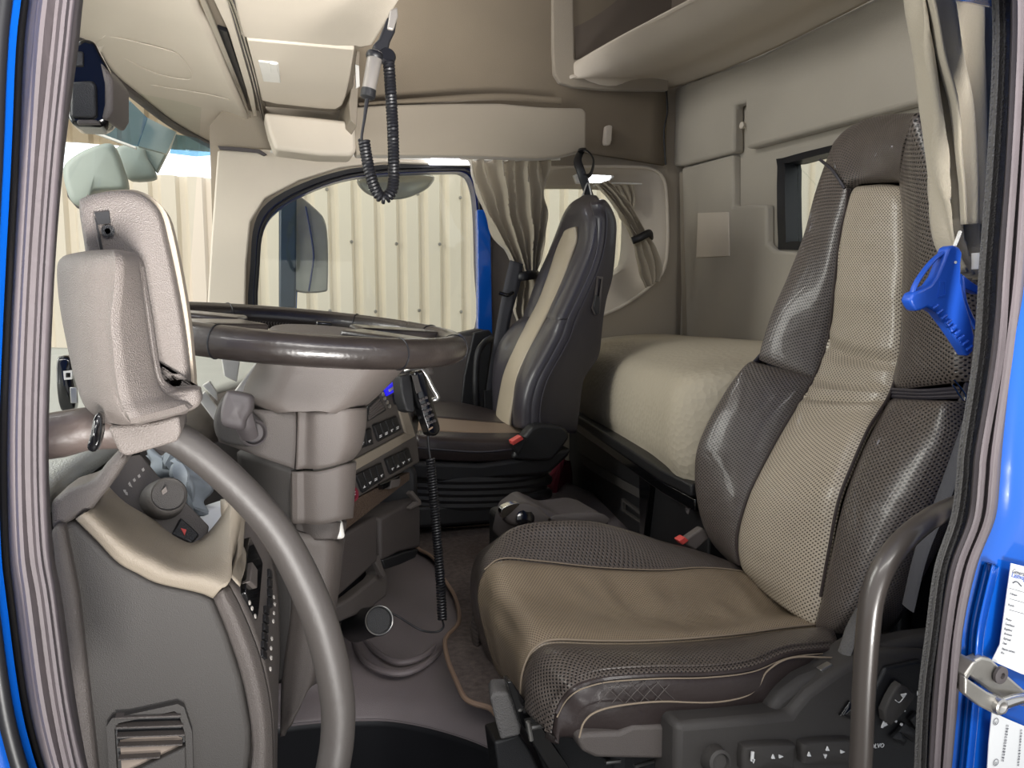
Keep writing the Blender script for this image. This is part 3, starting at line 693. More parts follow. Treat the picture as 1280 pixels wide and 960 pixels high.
ctr = [P(u, v, 2.19) for u, v in [(728, 250), (722, 268), (716, 295), (706, 325), (692, 358), (678, 388), (670, 405), (656, 428), (643, 460), (638, 492), (638, 528)]]
# aisle flank
rows = [[a + Vector((0, 0, 0)), a + Vector((.012, -.022, 0)), a.lerp(b, .5) + Vector((0, -.03, 0)), b + Vector((-.01, -.022, 0)), b, b + Vector((.01, .1, -.004)), b + Vector((.0, .20 + .04 * min(5, i_), -.004))] for i_, (a, b) in enumerate(zip(fr, bk_))]
rows.insert(0, [q.lerp(P(740, 250, 2.1), .75) + Vector((.0, 0, -.002)) for q in rows[0]])
patch('backrest_shell', rows, 'leather_black', ps, nu=6, nv=5, thick=.01)
# front: far bolster, centre strip, near bolster
def fcol(a, b, f): return a.lerp(b, f)
cL = [P(u, v, 2.26) for u, v in [(712, 292), (709, 300), (704, 316), (696, 345), (686, 375), (673, 403), (660, 430), (648, 462), (643, 490), (640, 520), (645, 532)]]
cR = [P(u, v, 2.08) for u, v in [(726, 284), (729, 300), (724, 320), (714, 352), (704, 378), (692, 405), (681, 430), (667, 465), (661, 500), (658, 525), (660, 536)]]
topf = [P(u, v, y) for u, v, y in [(722, 256, 2.42), (728, 249, 2.3), (735, 247, 2.18), (740, 248, 2.06), (740, 253, 1.97)]]
def span(F_, N_, k): return [F_ + Vector((.05, .01, 0)), F_ + Vector((.012, .004, 0)), F_, F_.lerp(N_, .2) + Vector((-.016 * k, 0, 0)), F_.lerp(N_, .36) + Vector((-.008 * k, 0, 0)), F_.lerp(N_, .7) + Vector((-.008 * k, 0, 0)), F_.lerp(N_, .87) + Vector((-.016 * k, 0, 0)), N_ + Vector((-.010 * k, 0, 0)), N_ + Vector((.012, -.010, 0))]
def top_row(pts): return crom([P(*q) for q in pts], 2)[:9]
up = [[P(u, v, y) + Vector((dx, 0, 0)) for u, v, y, dx in ((722, 257, 2.41, .05), (722, 256, 2.40, .03), (723, 254, 2.38, .01), (727, 250, 2.31, 0), (732, 247, 2.22, 0), (740, 247, 2.12, 0), (748, 248, 2.03, 0), (750, 251, 1.98, 0), (750, 254, 1.96, .01))],
      [P(u, v, y) + Vector((dx, 0, 0)) for u, v, y, dx in ((708, 271, 2.42, .05), (708, 271, 2.42, .02), (710, 268, 2.38, -.004), (717, 262, 2.3, -.015), (724, 260, 2.2, -.015), (732, 260, 2.1, -.015), (738, 263, 2.02, -.012), (742, 270, 1.97, 0), (743, 274, 1.955, .01))]]
for i_ in range(2, 7): up.append(span(frf[i_], fr[i_ - (1 if i_ > 5 else 0)], .5 if i_ in (2, 6) else 1))
up.append([q + Vector((.03, 0, .003)) for q in up[-1]])
patch('headrest_and_back', up, 'leather_black', ps, nu=6, nv=5, thick=.01)
dn = []
for i_ in range(6, 11): dn.append(span(frf[i_], fr[i_ - 1], .5 if i_ in (6,) else 1.1))
dn.append(span(frf[10] + Vector((0, 0, -.03)), fr[10], .8))
dn.insert(0, [q + Vector((.03, 0, -.002)) for q in dn[0]])
patch('backrest_bolster', dn, 'leather_black', ps, nu=6, nv=5, thick=.01)
cL = [q + Vector((-.022 - .004 * i, 0, 0)) for i, q in enumerate(cL)]; cR = [q + Vector((-.022 - .004 * i, 0, 0)) for i, q in enumerate(cR)]
rows = [[a, a.lerp(b, .3) + Vector((-.01, 0, 0)), a.lerp(b, .7) + Vector((-.01, 0, 0)), b] for a, b in zip(cL, cR)]
patch('backrest_panel', rows, 'leather_beige', ps, nu=5, nv=5, thick=.01, label='pale leather centre strip')
seam('stitching', [q + Vector((.03, -.027, 0)) for q in fr], 'leather_black', ps, .002)
# map pocket slot on the flank
sl_ = ring('belt_guide', [P(u, v, 1.935) for u, v in [(746, 345), (754, 346), (752, 365), (750, 392), (744, 393), (740, 385), (743, 372)]], [P(u, v, 1.935) for u, v in [(748, 348), (752, 349), (750, 365), (747, 388), (744, 388), (743, 383), (746, 370)]], (0, .02, 0), 'grey_plastic', ps)
prism('belt_guide', [P(u, v, 1.93) for u, v in [(745, 368), (750, 371), (750, 392), (746, 394), (742, 383)]], (0, .02, 0), 'black_plastic', ps, bevel=.003)
# cushion
cf = [P(u, v, y) for u, v, y in [(527, 510, 2.38), (545, 503, 2.38), (580, 505, 2.38), (640, 520, 2.38)]]
c2 = [P(u, v, y) for u, v, y in [(524, 522, 2.1), (545, 522, 2.1), (590, 526, 2.1), (640, 530, 2.1)]]
patch('cushion_bolster', [[q + Vector((0, .04, -.08)) for q in cf], cf, [a.lerp(b, .5) + Vector((0, 0, .008)) for a, b in zip(cf, c2)], c2], 'leather', ps, nu=5, nv=6, thick=.02)
c3 = [P(u, v, y) for u, v, y in [(522, 538, 1.98), (545, 539, 1.98), (595, 541, 1.98), (655, 541, 1.98)]]
patch('cushion_panel', [c2, [a.lerp(b, .5) for a, b in zip(c2, c3)], c3], mat('leather_tan', '83705f', rough=.5, coat=.05), ps, nu=5, nv=6, thick=.02, label='tan leather centre panel')
c4 = [P(u, v, y) for u, v, y in [(520, 546, 1.93), (545, 548, 1.92), (595, 551, 1.92), (655, 552, 1.92)]]
c5 = [P(u, v, y) for u, v, y in [(520, 574, 1.92), (545, 575, 1.91), (595, 577, 1.91), (655, 575, 1.91)]]
patch('cushion_bolster', [[a for a in c3], [a + Vector((0, -.004, .004)) for a in c4], [a.lerp(b, .5) + Vector((0, -.012, 0)) for a, b in zip(c4, c5)], c5], 'leather', ps, nu=6, nv=6, thick=.02)
seam('stitching', [P(u, v, 1.902) for u, v in [(522, 560), (560, 563), (600, 565), (640, 562)]], 'leather_black', ps, .003)
fo = [P(520, 510, 2.38), P(516, 524, 2.15), P(514, 540, 1.98), P(516, 550, 1.93)]
patch('cushion_front', [fo, [q + Vector((-.02, 0, -.04)) for q in fo], [q + Vector((0, 0, -.12)) for q in fo]], 'leather', ps, nu=5, nv=6, thick=.02)
# side cover, bellows, plinth
prism('base_cover', [P(u, v, 1.90) for u, v in [(515, 577), (600, 580), (645, 574), (715, 560), (712, 570), (690, 590), (682, 594), (560, 605), (515, 600)]], (0, .46, 0), 'black_plastic', ps, bevel=.012)
sc = prism('side_cover', [P(u, v, 1.885) for u, v in [(640, 574), (644, 566), (656, 545), (665, 534), (676, 530), (705, 533), (711, 540), (712, 548), (700, 565), (690, 576), (665, 577)]], (0, .05, 0), 'black_plastic', ps, bevel=.012)
pbk = prism('belt_buckle', [P(u, v, 1.875) for u, v in [(640, 555), (652, 545), (660, 548), (648, 570)]], (0, .03, 0), 'black_plastic', ps, bevel=.004)
prism('buckle_button', [P(u, v, 1.868) for u, v in [(640, 552), (652, 545), (655, 549), (642, 557)]], (0, .03, 0), 'red_plastic', pbk, bevel=.002, label='red release button')
for k, (v0, x1) in enumerate(((598, 678), (606, 682), (614, 676), (622, 682), (630, 675))):
    p = [P(512, v0, 1.93), P(570, v0 + 3, 1.91), P(640, v0 + 1, 1.92), P(x1, v0 - 6 + k * .5, 1.98), P(x1 + 2, v0 - 8 + k, 2.25)]
    tube('bellows_fold', p, .013, 'black_plastic', ps, n=6, res=8, rz=1.3)
prism('plinth', [P(512, 600, 1.98), P(672, 596, 1.98), P(672, 652, 1.98), P(512, 664, 1.98)], (0, .35, 0), 'black_rubber', ps, bevel=.01)
prism('plinth', [P(505, 634, 1.90), P(660, 628, 1.90), P(668, 650, 1.90), P(505, 662, 1.90)], (0, .5, 0), 'black_plastic', ps, bevel=.01)
# ================================================================== STEERING WHEEL, COLUMN, DASHBOARD
EX = Vector((1, 0, -.09)).normalized(); EY0 = Vector((0, 1, .068)); EY = (EY0 - EX * EY0.dot(EX)).normalized(); EN = EX.cross(EY).normalized()
WC = Vector((.07, 1.08, Z(-.034)))
def wh(a, b, c=0): return WC + EX * a + EY * b + EN * c
sw = empty('steering_wheel', WC, 'large black truck steering wheel with smooth leather rim and grey hub pad', 'steering wheel')
tube('rim', [wh(.222 * math.cos(t), .222 * math.sin(t)) for t in np.linspace(0, 2 * math.pi, 97)[:-1]], .0195, mat('rim_leather', '2b2624', rough=.3, coat=.3, bump=('noise', 200, .2), vary=.2, vscale=30), sw, n=0, res=20, closed=True)
for d in (-62, -118, -22, 20, 62, 118, 200, 160):
    a = math.radians(d); c = wh(.222 * math.cos(a), .222 * math.sin(a)); ra = (c - WC).normalized()
    tube('rim_joint', [c + ra * .0197 * math.cos(t) + EN * .0197 * math.sin(t) for t in np.linspace(0, 2 * math.pi, 25)[:-1]], .0011, 'black_rubber', sw, n=0, res=6, closed=True)
# laced stitching on the far arc
V = []; Fc = []
for i in range(64):
    a = math.radians(62 + i * 1.3); ra = EX * math.cos(a) + EY * math.sin(a); ta = -EX * math.sin(a) + EY * math.cos(a)
    c = WC + ra * (.222 - .0165) + EN * -.006
    v_, f_ = sweep_geo([c - ta * .0022 + EN * .004 , c + ta * .0018 - EN * .002 - ra * .002, c - ta * .0005 - EN * .007], .0008, 5)
    Fc += [tuple(q + len(V) for q in f) for f in f_]; V += v_
mesh('rim_stitching', V, Fc, 'grey_plastic_light', sw)
# hub pad and spokes
hp = [wh(a + .022, b + .01, -.018) for a, b in ((-.06, -.07), (-.03, -.09), (.07, -.09), (.105, -.06), (.115, 0), (.105, .05), (.06, .08), (-.03, .08), (-.06, .04), (-.068, 0))]
puff('hub_pad', hp, EN, 'grey_plastic_light', sw, t=.022, r=.014, dome=.006, label='grey hub pad')
prism('hub_body', [q - EN * .06 + (WC - q) * .25 for q in hp], EN * .058, 'column_grey', sw, bevel=.01, closed_curve=4)
for a0, a1 in ((12, .19), (-38, .19), (168, .2), (218, .2)):
    a = math.radians(a0); b = a + .0
    d = EX * math.cos(a) + EY * math.sin(a); t_ = -EX * math.sin(a) + EY * math.cos(a)
    prism('spoke', [WC + d * .08 + t_ * .03, WC + d * .205 + t_ * .024, WC + d * .215 - t_ * .024, WC + d * .08 - t_ * .03], EN * .014, 'rim_leather', sw, bevel=.005)
for k in (1,):
    prism('spoke_button', [wh(.03, .11), wh(.055, .11), wh(.055, .13), wh(.03, .13)], EN * .008, 'black_gloss', sw, bevel=.003)

# steering column: three stacked shrouds
sc_ = empty('steering_column', (.06, 1.05, Z(-.6)), 'grey moulded steering column shroud with tilt lever, under the wheel', 'steering column')
def cyl_wrap(name, left, mid, right, yl, ym, yr, m, parent, **kw):
    """wrap-round cover: left and right edges further away than the middle"""
    rows = []
    for a, b, c in zip(left, mid, right):
        rows.append([P(a[0], a[1], yl) + Vector((.01, .06, 0)), P(*a, yl), P(a[0] * .6 + b[0] * .4, a[1] * .6 + b[1] * .4, ym + .01), P(*b, ym), P(b[0] * .3 + c[0] * .7, b[1] * .3 + c[1] * .7, ym + .005), P(*c, yr), P(c[0], c[1], yr) + Vector((-.012, .06, 0))])
    return patch(name, rows, m, parent, nu=5, nv=5, thick=.006, **kw)
cyl_wrap('upper_shroud', [(336, 440), (325, 460), (312, 485), (312, 500), (330, 511)], [(400, 440), (392, 462), (385, 490), (380, 508), (380, 514)], [(520, 440), (497, 462), (474, 486), (452, 505), (436, 513)], 1.0, .93, 1.02, 'column_grey', sc_)
prism('upper_shroud', [P(u, v, .99) for u, v in [(325, 455), (352, 440), (380, 440), (395, 445), (372, 480), (366, 445)]], (0, .02, 0), 'grey_plastic', sc_, bevel=.004)
cyl_wrap('middle_shroud', [(371, 513), (371, 530), (370, 552), (369, 586)], [(400, 515), (400, 535), (400, 552), (400, 586)], [(459, 509), (458, 530), (452, 560), (438, 577)], .945, .93, .99, 'column_grey', sc_)
patch('middle_shroud', [[P(282, 514, .97), P(310, 512, .95), P(340, 514, .94), P(370, 514, .94)], [P(270, 535, .97), P(300, 540, .95), P(340, 545, .94), P(370, 550, .94)], [P(274, 553, .97), P(300, 562, .95), P(330, 573, .94), P(368, 586, .94)]], 'grey_plastic', sc_, nu=5, nv=5, thick=.03)
patch('lower_shroud', [[P(296, 566, .99), P(330, 576, .96), P(368, 588, .95)], [P(300, 600, 1.02), P(335, 610, .98), P(369, 620, .96)], [P(318, 640, 1.02), P(345, 650, .98), P(369, 655, .96)]], 'dark_panel', sc_, nu=5, nv=5, thick=.03)
cyl_wrap('lower_shroud', [(369, 588), (369, 610), (369, 652)], [(400, 588), (400, 615), (402, 654)], [(440, 577), (439, 600), (436, 646)], .955, .94, .99, 'column_grey', sc_)
cyl_wrap('column_neck', [(371, 652), (372, 660), (378, 668)], [(395, 652), (398, 664), (402, 672)], [(428, 651), (426, 662), (420, 672)], .99, .97, 1.01, 'grey_plastic', sc_)
cyl_wrap('column_base', [(340, 655), (362, 740), (352, 845), (350, 920)], [(385, 668), (388, 740), (378, 845), (366, 900)], [(430, 674), (422, 750), (402, 842), (392, 850)], 1.0, .97, 1.04, 'column_grey', sc_)
patch('column_base', [[P(322, 610, 1.02), P(350, 640, 1.0), P(372, 655, .99)], [P(330, 730, 1.02), P(350, 735, 1.0), P(366, 740, .99)], [P(336, 860, 1.03), P(348, 850, 1.0), P(362, 847, .99)]], 'dark_panel', sc_, nu=5, nv=4, thick=.03)
prism('trim_insert', [P(u, v, .975) for u, v in [(415, 652), (428, 650), (432, 674), (414, 676), (408, 670)]], (.0, .05, 0), 'white_plastic', sc_, bevel=.006, label='pale grey corner insert')
# tilt lever and ignition lock
prism('ignition_housing', [P(u, v, .93) for u, v in [(268, 520), (278, 500), (292, 500), (320, 520), (332, 535), (330, 550), (318, 558), (300, 558), (276, 552), (268, 538)]], (0, .05, 0), 'dark_panel', sc_, bevel=.012, closed_curve=3)
lathe('ignition_lock', P(316, 541, .925), (.25, -1, .1), [(.0165, 0), (.0165, .004), (.014, .006), (.012, -.002), (.0, -.002)], 'dark_rubber', sc_, res=24)
tube('tilt_lever', [P(312, 545, .915), P(306, 530, .905), P(303, 516, .90)], [.011, .013, .012], 'dark_rubber', sc_, n=6, rz=.8)
puff('tilt_lever', [P(u, v, .90) for u, v in [(286, 490), (292, 488), (312, 492), (318, 498), (317, 512), (310, 524), (306, 536), (284, 532), (279, 520), (281, 502)]], (-.1, -1, .1), 'dark_rubber', sc_, t=.028, r=.008, n=3)

# main dashboard with the driver-facing switch fascia
db = empty('dashboard', (.1, 1.7, Z(-.7)), 'curved grey truck dashboard with switch rows, air vent and storage drawers', 'dashboard')
FP = plane(P(443, 580, 1.22), (.80, -.58, .12))
def FQ(l, off=0): return [FP(u, v, off) for u, v in l]
fn = FP.n
prism('fascia', FQ([(430, 540), (452, 512), (476, 486), (494, 474), (500, 478), (512, 512), (521, 544), (525, 578), (448, 622), (430, 650)]), -fn * .06, 'fascia', db, bevel=.004)
prism('trim_strip', FQ([(438, 578), (443, 575), (506, 541), (520, 545), (442, 590), (436, 592)], .004), -fn * .01, 'beige_dash', db, bevel=.002, label='beige trim strip')
prism('trim_strip', FQ([(497, 490), (501, 493), (509, 512), (520, 545), (508, 543), (500, 515)], .004), -fn * .01, 'beige_dash', db, bevel=.002, label='beige trim strip')
def lp(a, b, t): return (a[0] + (b[0] - a[0]) * t, a[1] + (b[1] - a[1]) * t)
def switches(tl, tr, br, bl, n, k0=0):
    prism('switch_bezel', FQ([tl, tr, br, bl], .003), -fn * .01, 'black_rubber', db, bevel=.001)
    for k in range(n):
        a, b = (k + .08) / n, (k + .92) / n
        q = [lp(lp(tl, tr, a), lp(bl, br, a), .05), lp(lp(tl, tr, b), lp(bl, br, b), .05), lp(lp(tl, tr, b), lp(bl, br, b), .95), lp(lp(tl, tr, a), lp(bl, br, a), .95)]
        s = prism('rocker_switch', FQ(q, .006), -fn * .006, 'black_plastic', db, bevel=.0008)
        c = lp(lp(q[0], q[1], .5), lp(q[3], q[2], .5), .8); e = 1.6
        V = []; Fc = []
        shapes = [[(-1, -1), (1, -1), (1, -.4), (-1, -.4)], [(-1, .2), (1, .2), (1, .8), (-1, .8)], [(-.4, -1), (.2, -1), (.2, .8), (-.4, .8)]]
        for sh in random.sample(shapes, 2):
            b0 = len(V)
            for x_, y_ in sh: V.append(FP(c[0] + x_ * e, c[1] + y_ * e - x_ * e * .5, .0066))
            Fc.append((b0, b0 + 1, b0 + 2, b0 + 3))
        mesh('switch_symbol', V, Fc, 'white_mark', s, smooth=False)
switches((467, 531), (496, 520), (502, 537), (474, 552), 4)
switches((448, 540), (464, 535), (467, 555), (450, 561), 2)
switches((445, 593), (477, 578), (482, 597), (454, 616), 4)
switches((482, 573), (511, 560), (516, 577), (489, 593), 4)
ring('air_vent', FQ([(460, 508), (474, 495), (483, 513), (458, 528)], .004), FQ([(462, 509), (473, 498), (480, 512), (460, 525)], .004), -fn * .008, 'black_plastic', db)
for k in range(5):
    t = (k + .5) / 5; a = lp((462, 509), (460, 525), t); b = lp((473, 498), (480, 512), t)
    tube('vent_slat', [FP(*a, .003), FP(*b, .003)], .0028, 'grey_plastic', db, n=1, res=8)
prism('vent_well', FQ([(461, 508), (474, 496), (482, 513), (459, 527)], .0018), -fn * .002, 'black_rubber', db, bevel=0)
lathe('dial_knob', FP(494, 499, .002), fn, [(.011, 0), (.011, .008), (.008, .012), (0, .012)], 'black_plastic', db)
for u, v in ((478, 493), (480, 498), (483, 503), (486, 508)):
    lathe('small_button', FP(u, v, .001), fn, [(.004, 0), (.004, .003), (0, .003)], 'steel', db, res=10)
prism('info_screen', FQ([(481, 487), (493, 477), (498, 487), (484, 495)], .003), -fn * .004, 'screen_blue', db, bevel=0, label='blue lit display')
prism('screen_mark', FQ([(486, 487), (493, 482), (494, 485), (487, 490)], .004), -fn * .001, 'white_mark', db, bevel=0)
prism('instrument_hood', [P(u, v, 1.44) for u, v in [(470, 470), (500, 452), (540, 455), (545, 470), (500, 478), (478, 488)]], (0, .08, 0), 'fascia', db, bevel=.01)
# socket, mesh strip, drawers
ring('socket_ring', sm(FQ([(440, 607), (447, 612), (448, 622), (441, 628), (438, 618)], .004), 4), sm(FQ([(441, 610), (445, 613), (446, 621), (441, 625), (439, 618)], .004), 4), -fn * .01, 'red_cloth', db)
text('panel_lettering', 'ATC', 'white_mark', db, FP(439, 621, .006), FP(446, 617.5, .006) - FP(439, 621, .006), (0, 0, 1), .008)
prism('speaker_strip', FQ([(430, 632), (456, 618), (512, 590), (512, 600), (476, 628), (430, 664)], -.004), -fn * .03, mat('mesh_strip', '4a3b30', rough=.6, bump=('grain', 320, 1.0), vary=.3, vscale=400), db, bevel=.001)
prism('card_reader', FQ([(476, 605), (500, 594), (500, 602), (480, 612)], .006), -fn * .02, 'black_gloss', db, bevel=.002)
prism('card_reader', FQ([(490, 600), (501, 598), (499, 608), (488, 611)], .008), -fn * .012, 'grey_plastic', db, bevel=.001)
dw = prism('storage_door', FQ([(430, 668), (471, 644), (472, 702), (421, 748)], -.006), -fn * .03, 'storage_plastic', db, bevel=.005)
DP = plane(P(476, 680, 1.33), (.70, -.70, .1))
dr = prism('storage_drawer', [DP(u, v) for u, v in [(475, 648), (500, 634), (524, 622), (526, 640), (526, 684), (500, 690), (476, 702)]], -DP.n * .12, 'storage_plastic', db, bevel=.006)
prism('drawer_lip', [DP(u, v, .01) for u, v in [(513, 617), (516, 613), (527, 626), (527, 631), (514, 637), (513, 634), (522, 627)]], -DP.n * .012, 'grey_plastic_light', dr, bevel=.002, label='pale drawer edge')
prism('drawer_grip', [DP(u, v, .004) for u, v in [(478, 700), (506, 690), (524, 686), (520, 697), (500, 706), (482, 712)]], -DP.n * .06, 'black_plastic', dr, bevel=.003)
DB = plane(P(450, 745, 1.25), (.80, -.58, .2))
prism('pocket_lip', [DB(u, v) for u, v in [(418, 758), (440, 746), (470, 722), (474, 716), (470, 700), (478, 699), (485, 722), (484, 745), (462, 762), (424, 778), (416, 776)]], -DB.n * .03, 'grey_plastic', db, bevel=.005)
prism('pocket_back', [DB(u, v, -.04) for u, v in [(410, 752), (470, 690), (476, 720), (440, 760), (412, 776)]], -DB.n * .03, 'black_rubber', db, bevel=0)
prism('lower_body', [P(u, v, 1.45) for u, v in [(300, 560), (420, 520), (500, 560), (522, 590), (524, 640), (505, 690), (478, 712), (430, 780), (380, 800), (300, 790)]], (0, 1.1, 0), 'black_plastic', db, bevel=.01)
prism('bracket', [DB(u, v, .02) for u, v in [(466, 697), (474, 693), (482, 718), (480, 722), (474, 712)]], -DB.n * .01, 'grey_plastic', db, bevel=.002)
# sloped upper dash and its pale top surface
rows = [[Vector((x_, y_, Z(z_))) for x_, z_ in ((-.62, -.12), (-.45, -.13), (-.25, -.145), (dx, -.15))] for y_, dx in ((.66, -.16), (.8, -.16), (1.0, -.14), (1.25, -.10), (1.5, -.02), (1.75, .05), (2.1, .08), (2.6, .08))]
patch('dash_top', rows, 'dash_top', db, nu=5, nv=5, thick=.02, label='pale grey textured top')
rows = [[Vector((dx + a, y_, Z(z_))) for a, z_ in ((-.02, -.152), (.015, -.155), (.04, -.175), (.045, -.205), (.02, -.23), (-.03, -.24))] for y_, dx in ((.95, -.14), (1.25, -.10), (1.5, -.02), (1.75, .05), (2.1, .08), (2.6, .08))]
patch('dash_lip', rows, 'grey_plastic_light', db, nu=5, nv=5, thick=.01)
prism('dash_body', [Vector((-.62, .74, Z(-.16))), Vector((-.20, .74, Z(-.17))), Vector((-.22, .74, Z(-.95))), Vector((-.62, .74, Z(-.95)))], (0, 1.9, 0), 'black_plastic', db, bevel=0)
prism('dash_body', [Vector((-.25, 1.5, Z(-.22))), Vector((.05, 1.5, Z(-.24))), Vector((.12, 1.5, Z(-.62))), Vector((-.2, 1.5, Z(-.64)))], (0, 1.12, 0), 'fascia', db, bevel=.01)
# pale demister slats glimpsed beside the column
for pts in ([(246, 497), (256, 489), (280, 520), (272, 532)], [(252, 482), (262, 476), (271, 490), (272, 502)], [(322, 450), (329, 451), (300, 500), (291, 492)], [(276, 446), (300, 452), (296, 478), (280, 470)]):
    prism('demister_slat', [P(u, v, 1.16) for u, v in pts], (0, .012, 0), 'white_plastic', db, bevel=.002)

# driver's end of the dashboard: dark side cover, beige moulding, light switch panel
de = empty('dashboard_end', (-.2, .7, Z(-.7)), 'tall grey dashboard end unit with beige moulding and louvred vent beside the open door', 'dashboard')
YE = .66
prism('side_cover', [P(u, v, YE) for u, v in [(64, 660), (94, 650), (122, 678), (147, 703), (197, 729), (248, 740), (266, 748), (284, 791), (303, 850), (314, 910), (314, 940), (304, 1010), (112, 1010), (92, 860), (74, 740)]], (0, .06, 0), 'dark_panel', de, bevel=.006, label='dark smooth side cover')
A = [(266, 747), (284, 791), (303, 850), (314, 910), (315, 950), (305, 1010)]
B = [(287, 731), (303, 762), (324, 815), (337, 870), (342, 925), (342, 1010)]
C_ = [(306, 634), (328, 655), (346, 720), (350, 800), (348, 870), (346, 1010)]
rows = [[P(*a, YE - .002), P(a[0] * .45 + b[0] * .55, a[1] * .45 + b[1] * .55, YE - .006), P(*b, YE + .006)] for a, b in zip(A, B)]
patch('corner_moulding', rows, 'grey_plastic', de, nu=5, nv=5, thick=.02)
rows = [[P(*b, YE + .006), P(b[0] * .5 + c[0] * .5, b[1] * .5 + c[1] * .5, YE + .07), P(*c, YE + .15)] for b, c in zip(B, C_)]
patch('control_face', rows, 'grey_plastic', de, nu=5, nv=5, thick=.02)
A = [(76, 655), (84, 740), (100, 850), (116, 950), (124, 1010)]
prism('edge_moulding', [P(u, v, YE - .012) for u, v in [(62, 662), (78, 655), (96, 745), (108, 850), (120, 960), (126, 1010), (104, 1010), (96, 930), (82, 800), (70, 730)]], (0, .05, 0), 'grey_plastic', de, bevel=.006)
# beige moulding: outer fold and inner bowl edge
T1 = [(94, 649), (122, 677), (147, 703), (172, 717), (197, 729), (248, 741), (266, 748)]
T2 = [(114, 636), (140, 662), (165, 682), (192, 696), (220, 709), (262, 714), (289, 722)]
T3 = [(136, 609), (157, 629), (187, 647), (216, 668), (244, 677), (272, 652), (290, 622)]
rows = [[P(*a, YE - .004), P(a[0] * .5 + b[0] * .5, a[1] * .5 + b[1] * .5, YE - .008), P(*b, YE), P(b[0] * .6 + c[0] * .4, b[1] * .6 + c[1] * .4, YE + .03), P(*c, YE + .075), P(c[0], c[1] + 6, YE + .09)] for a, b, c in zip(T1, T2, T3)]
patch('beige_moulding', rows, 'beige_dash', de, nu=6, nv=5, thick=.012, label='beige moulding')
patch('beige_moulding', [[P(289, 722, YE), P(290, 690, YE + .05), P(290, 622, YE + .075)], [P(298, 700, YE + .03), P(299, 670, YE + .06), P(300, 628, YE + .09)], [P(304, 690, YE + .06), P(306, 660, YE + .09), P(308, 636, YE + .12)]], 'beige_dash', de, nu=5, nv=5, thick=.012, label='beige moulding')
prism('corner_cap', [P(u, v, YE - .002) for u, v in [(62, 628), (84, 612), (116, 602), (132, 580), (152, 560), (160, 574), (136, 610), (114, 638), (94, 649), (64, 666)]], (0, .05, 0), 'grey_plastic', de, bevel=.006)
LPn = plane(P(200, 620, .76), (.35, -.75, .7))
def LQ(l, off=0): return [LPn(u, v, off) for u, v in l]
prism('light_panel', LQ([(128, 618), (150, 572), (176, 567), (199, 595), (230, 624), (262, 657), (258, 680), (236, 690), (200, 668), (155, 640)]), -LPn.n * .02, 'fascia', de, bevel=.002, label='dark panel of light switches')
kb = lathe('light_knob', LPn(203, 626), (LPn(212, 617, .03) - LPn(203, 626)), [(.0205, 0), (.019, .012), (.017, .026), (.0155, .028), (.014, .026), (0, .026)], 'dark_panel', de, res=28)
ax = (LPn(212, 617, .03) - LPn(203, 626)).normalized(); kc = LPn(203, 626) + ax * .0275
prism('knob_mark', [kc + Vector(q) for q in ((-.006, 0, .004), (-.002, 0, .008), (-.001, 0, .003), (-.005, 0, 0))], -ax * .002, 'grey_plastic_light', kb, bevel=0)
for u, v, k in ((158, 617, 0), (162, 605, 1), (168, 600, 2), (174, 595, 2), (179, 587, 2), (156, 614, 0), (163, 607, 1)):
    s = 2.0
    if k == 0: pts = [(u - s, v - s), (u + s * .6, v - s), (u + s, v + s), (u - s * .4, v + s * .6)]
    elif k == 1: pts = [(u - s, v), (u, v - s * 1.6), (u + s * 1.2, v + s), (u, v + .6)]
    else: pts = [(u - s, v - .5), (u + s * .2, v - s * 1.3), (u + s, v + .6), (u - .3, v + s * 1.2)]
    prism('panel_symbol', LQ(pts, .0005), -LPn.n * .001, mat('dim_mark', 'a5a09a', rough=.6) if 'dim_mark' not in MATS else 'dim_mark', de, bevel=0)
hz = prism('hazard_switch', LQ([(226, 646), (240, 658), (250, 668), (240, 679), (215, 667)], .003), -LPn.n * .01, 'black_plastic', de, bevel=.002)
prism('hazard_triangle', LQ([(226, 660), (233, 662), (231, 669)], .004), -LPn.n * .001, 'red_plastic', hz, bevel=0, label='red warning triangle')
# vent
vo = [(133, 908), (140, 898), (222, 880), (230, 884), (240, 915), (243, 1000), (138, 1000)]
vi = [(143, 912), (148, 904), (218, 889), (224, 893), (232, 920), (232, 1000), (148, 1000)]
hole = [(143, 912), (148, 904), (218, 889), (224, 893), (231, 928), (228, 936), (160, 968), (150, 968)]
ring('air_vent', [P(u, v, YE - .006) for u, v in vo], [P(u, v, YE - .006) for u, v in vi], (0, .012, 0), 'dark_panel', de)
prism('vent_well', [P(u, v, YE - .001) for u, v in hole], (0, .012, 0), 'black_rubber', de, bevel=0)
prism('vent_duct', [P(u, v, YE - .0015) for u, v in [(150, 925), (205, 915), (228, 922), (226, 934), (160, 964), (152, 962)]], (0, .001, 0), mat('duct_tan', '8a7d72', rough=.7, vary=.3, vscale=40), de, bevel=0)
for k, (v0, x1) in enumerate(((896, 226), (908, 229), (920, 231), (932, 228), (948, 200))):
    prism('vent_slat', [P(143 + k, v0 + 1.5, YE - .009), P(x1, v0 - 1.5, YE - .009), P(x1, v0 + .4, YE - .009), P(143 + k, v0 + 3.2, YE - .009)], (0, .009, 0), 'grey_plastic', de, bevel=.001)
prism('vent_cover', [P(u, v, YE - .008) for u, v in [(160, 968), (232, 934), (234, 1000), (150, 1000)]], (0, .01, 0), 'dark_panel', de, bevel=.002)
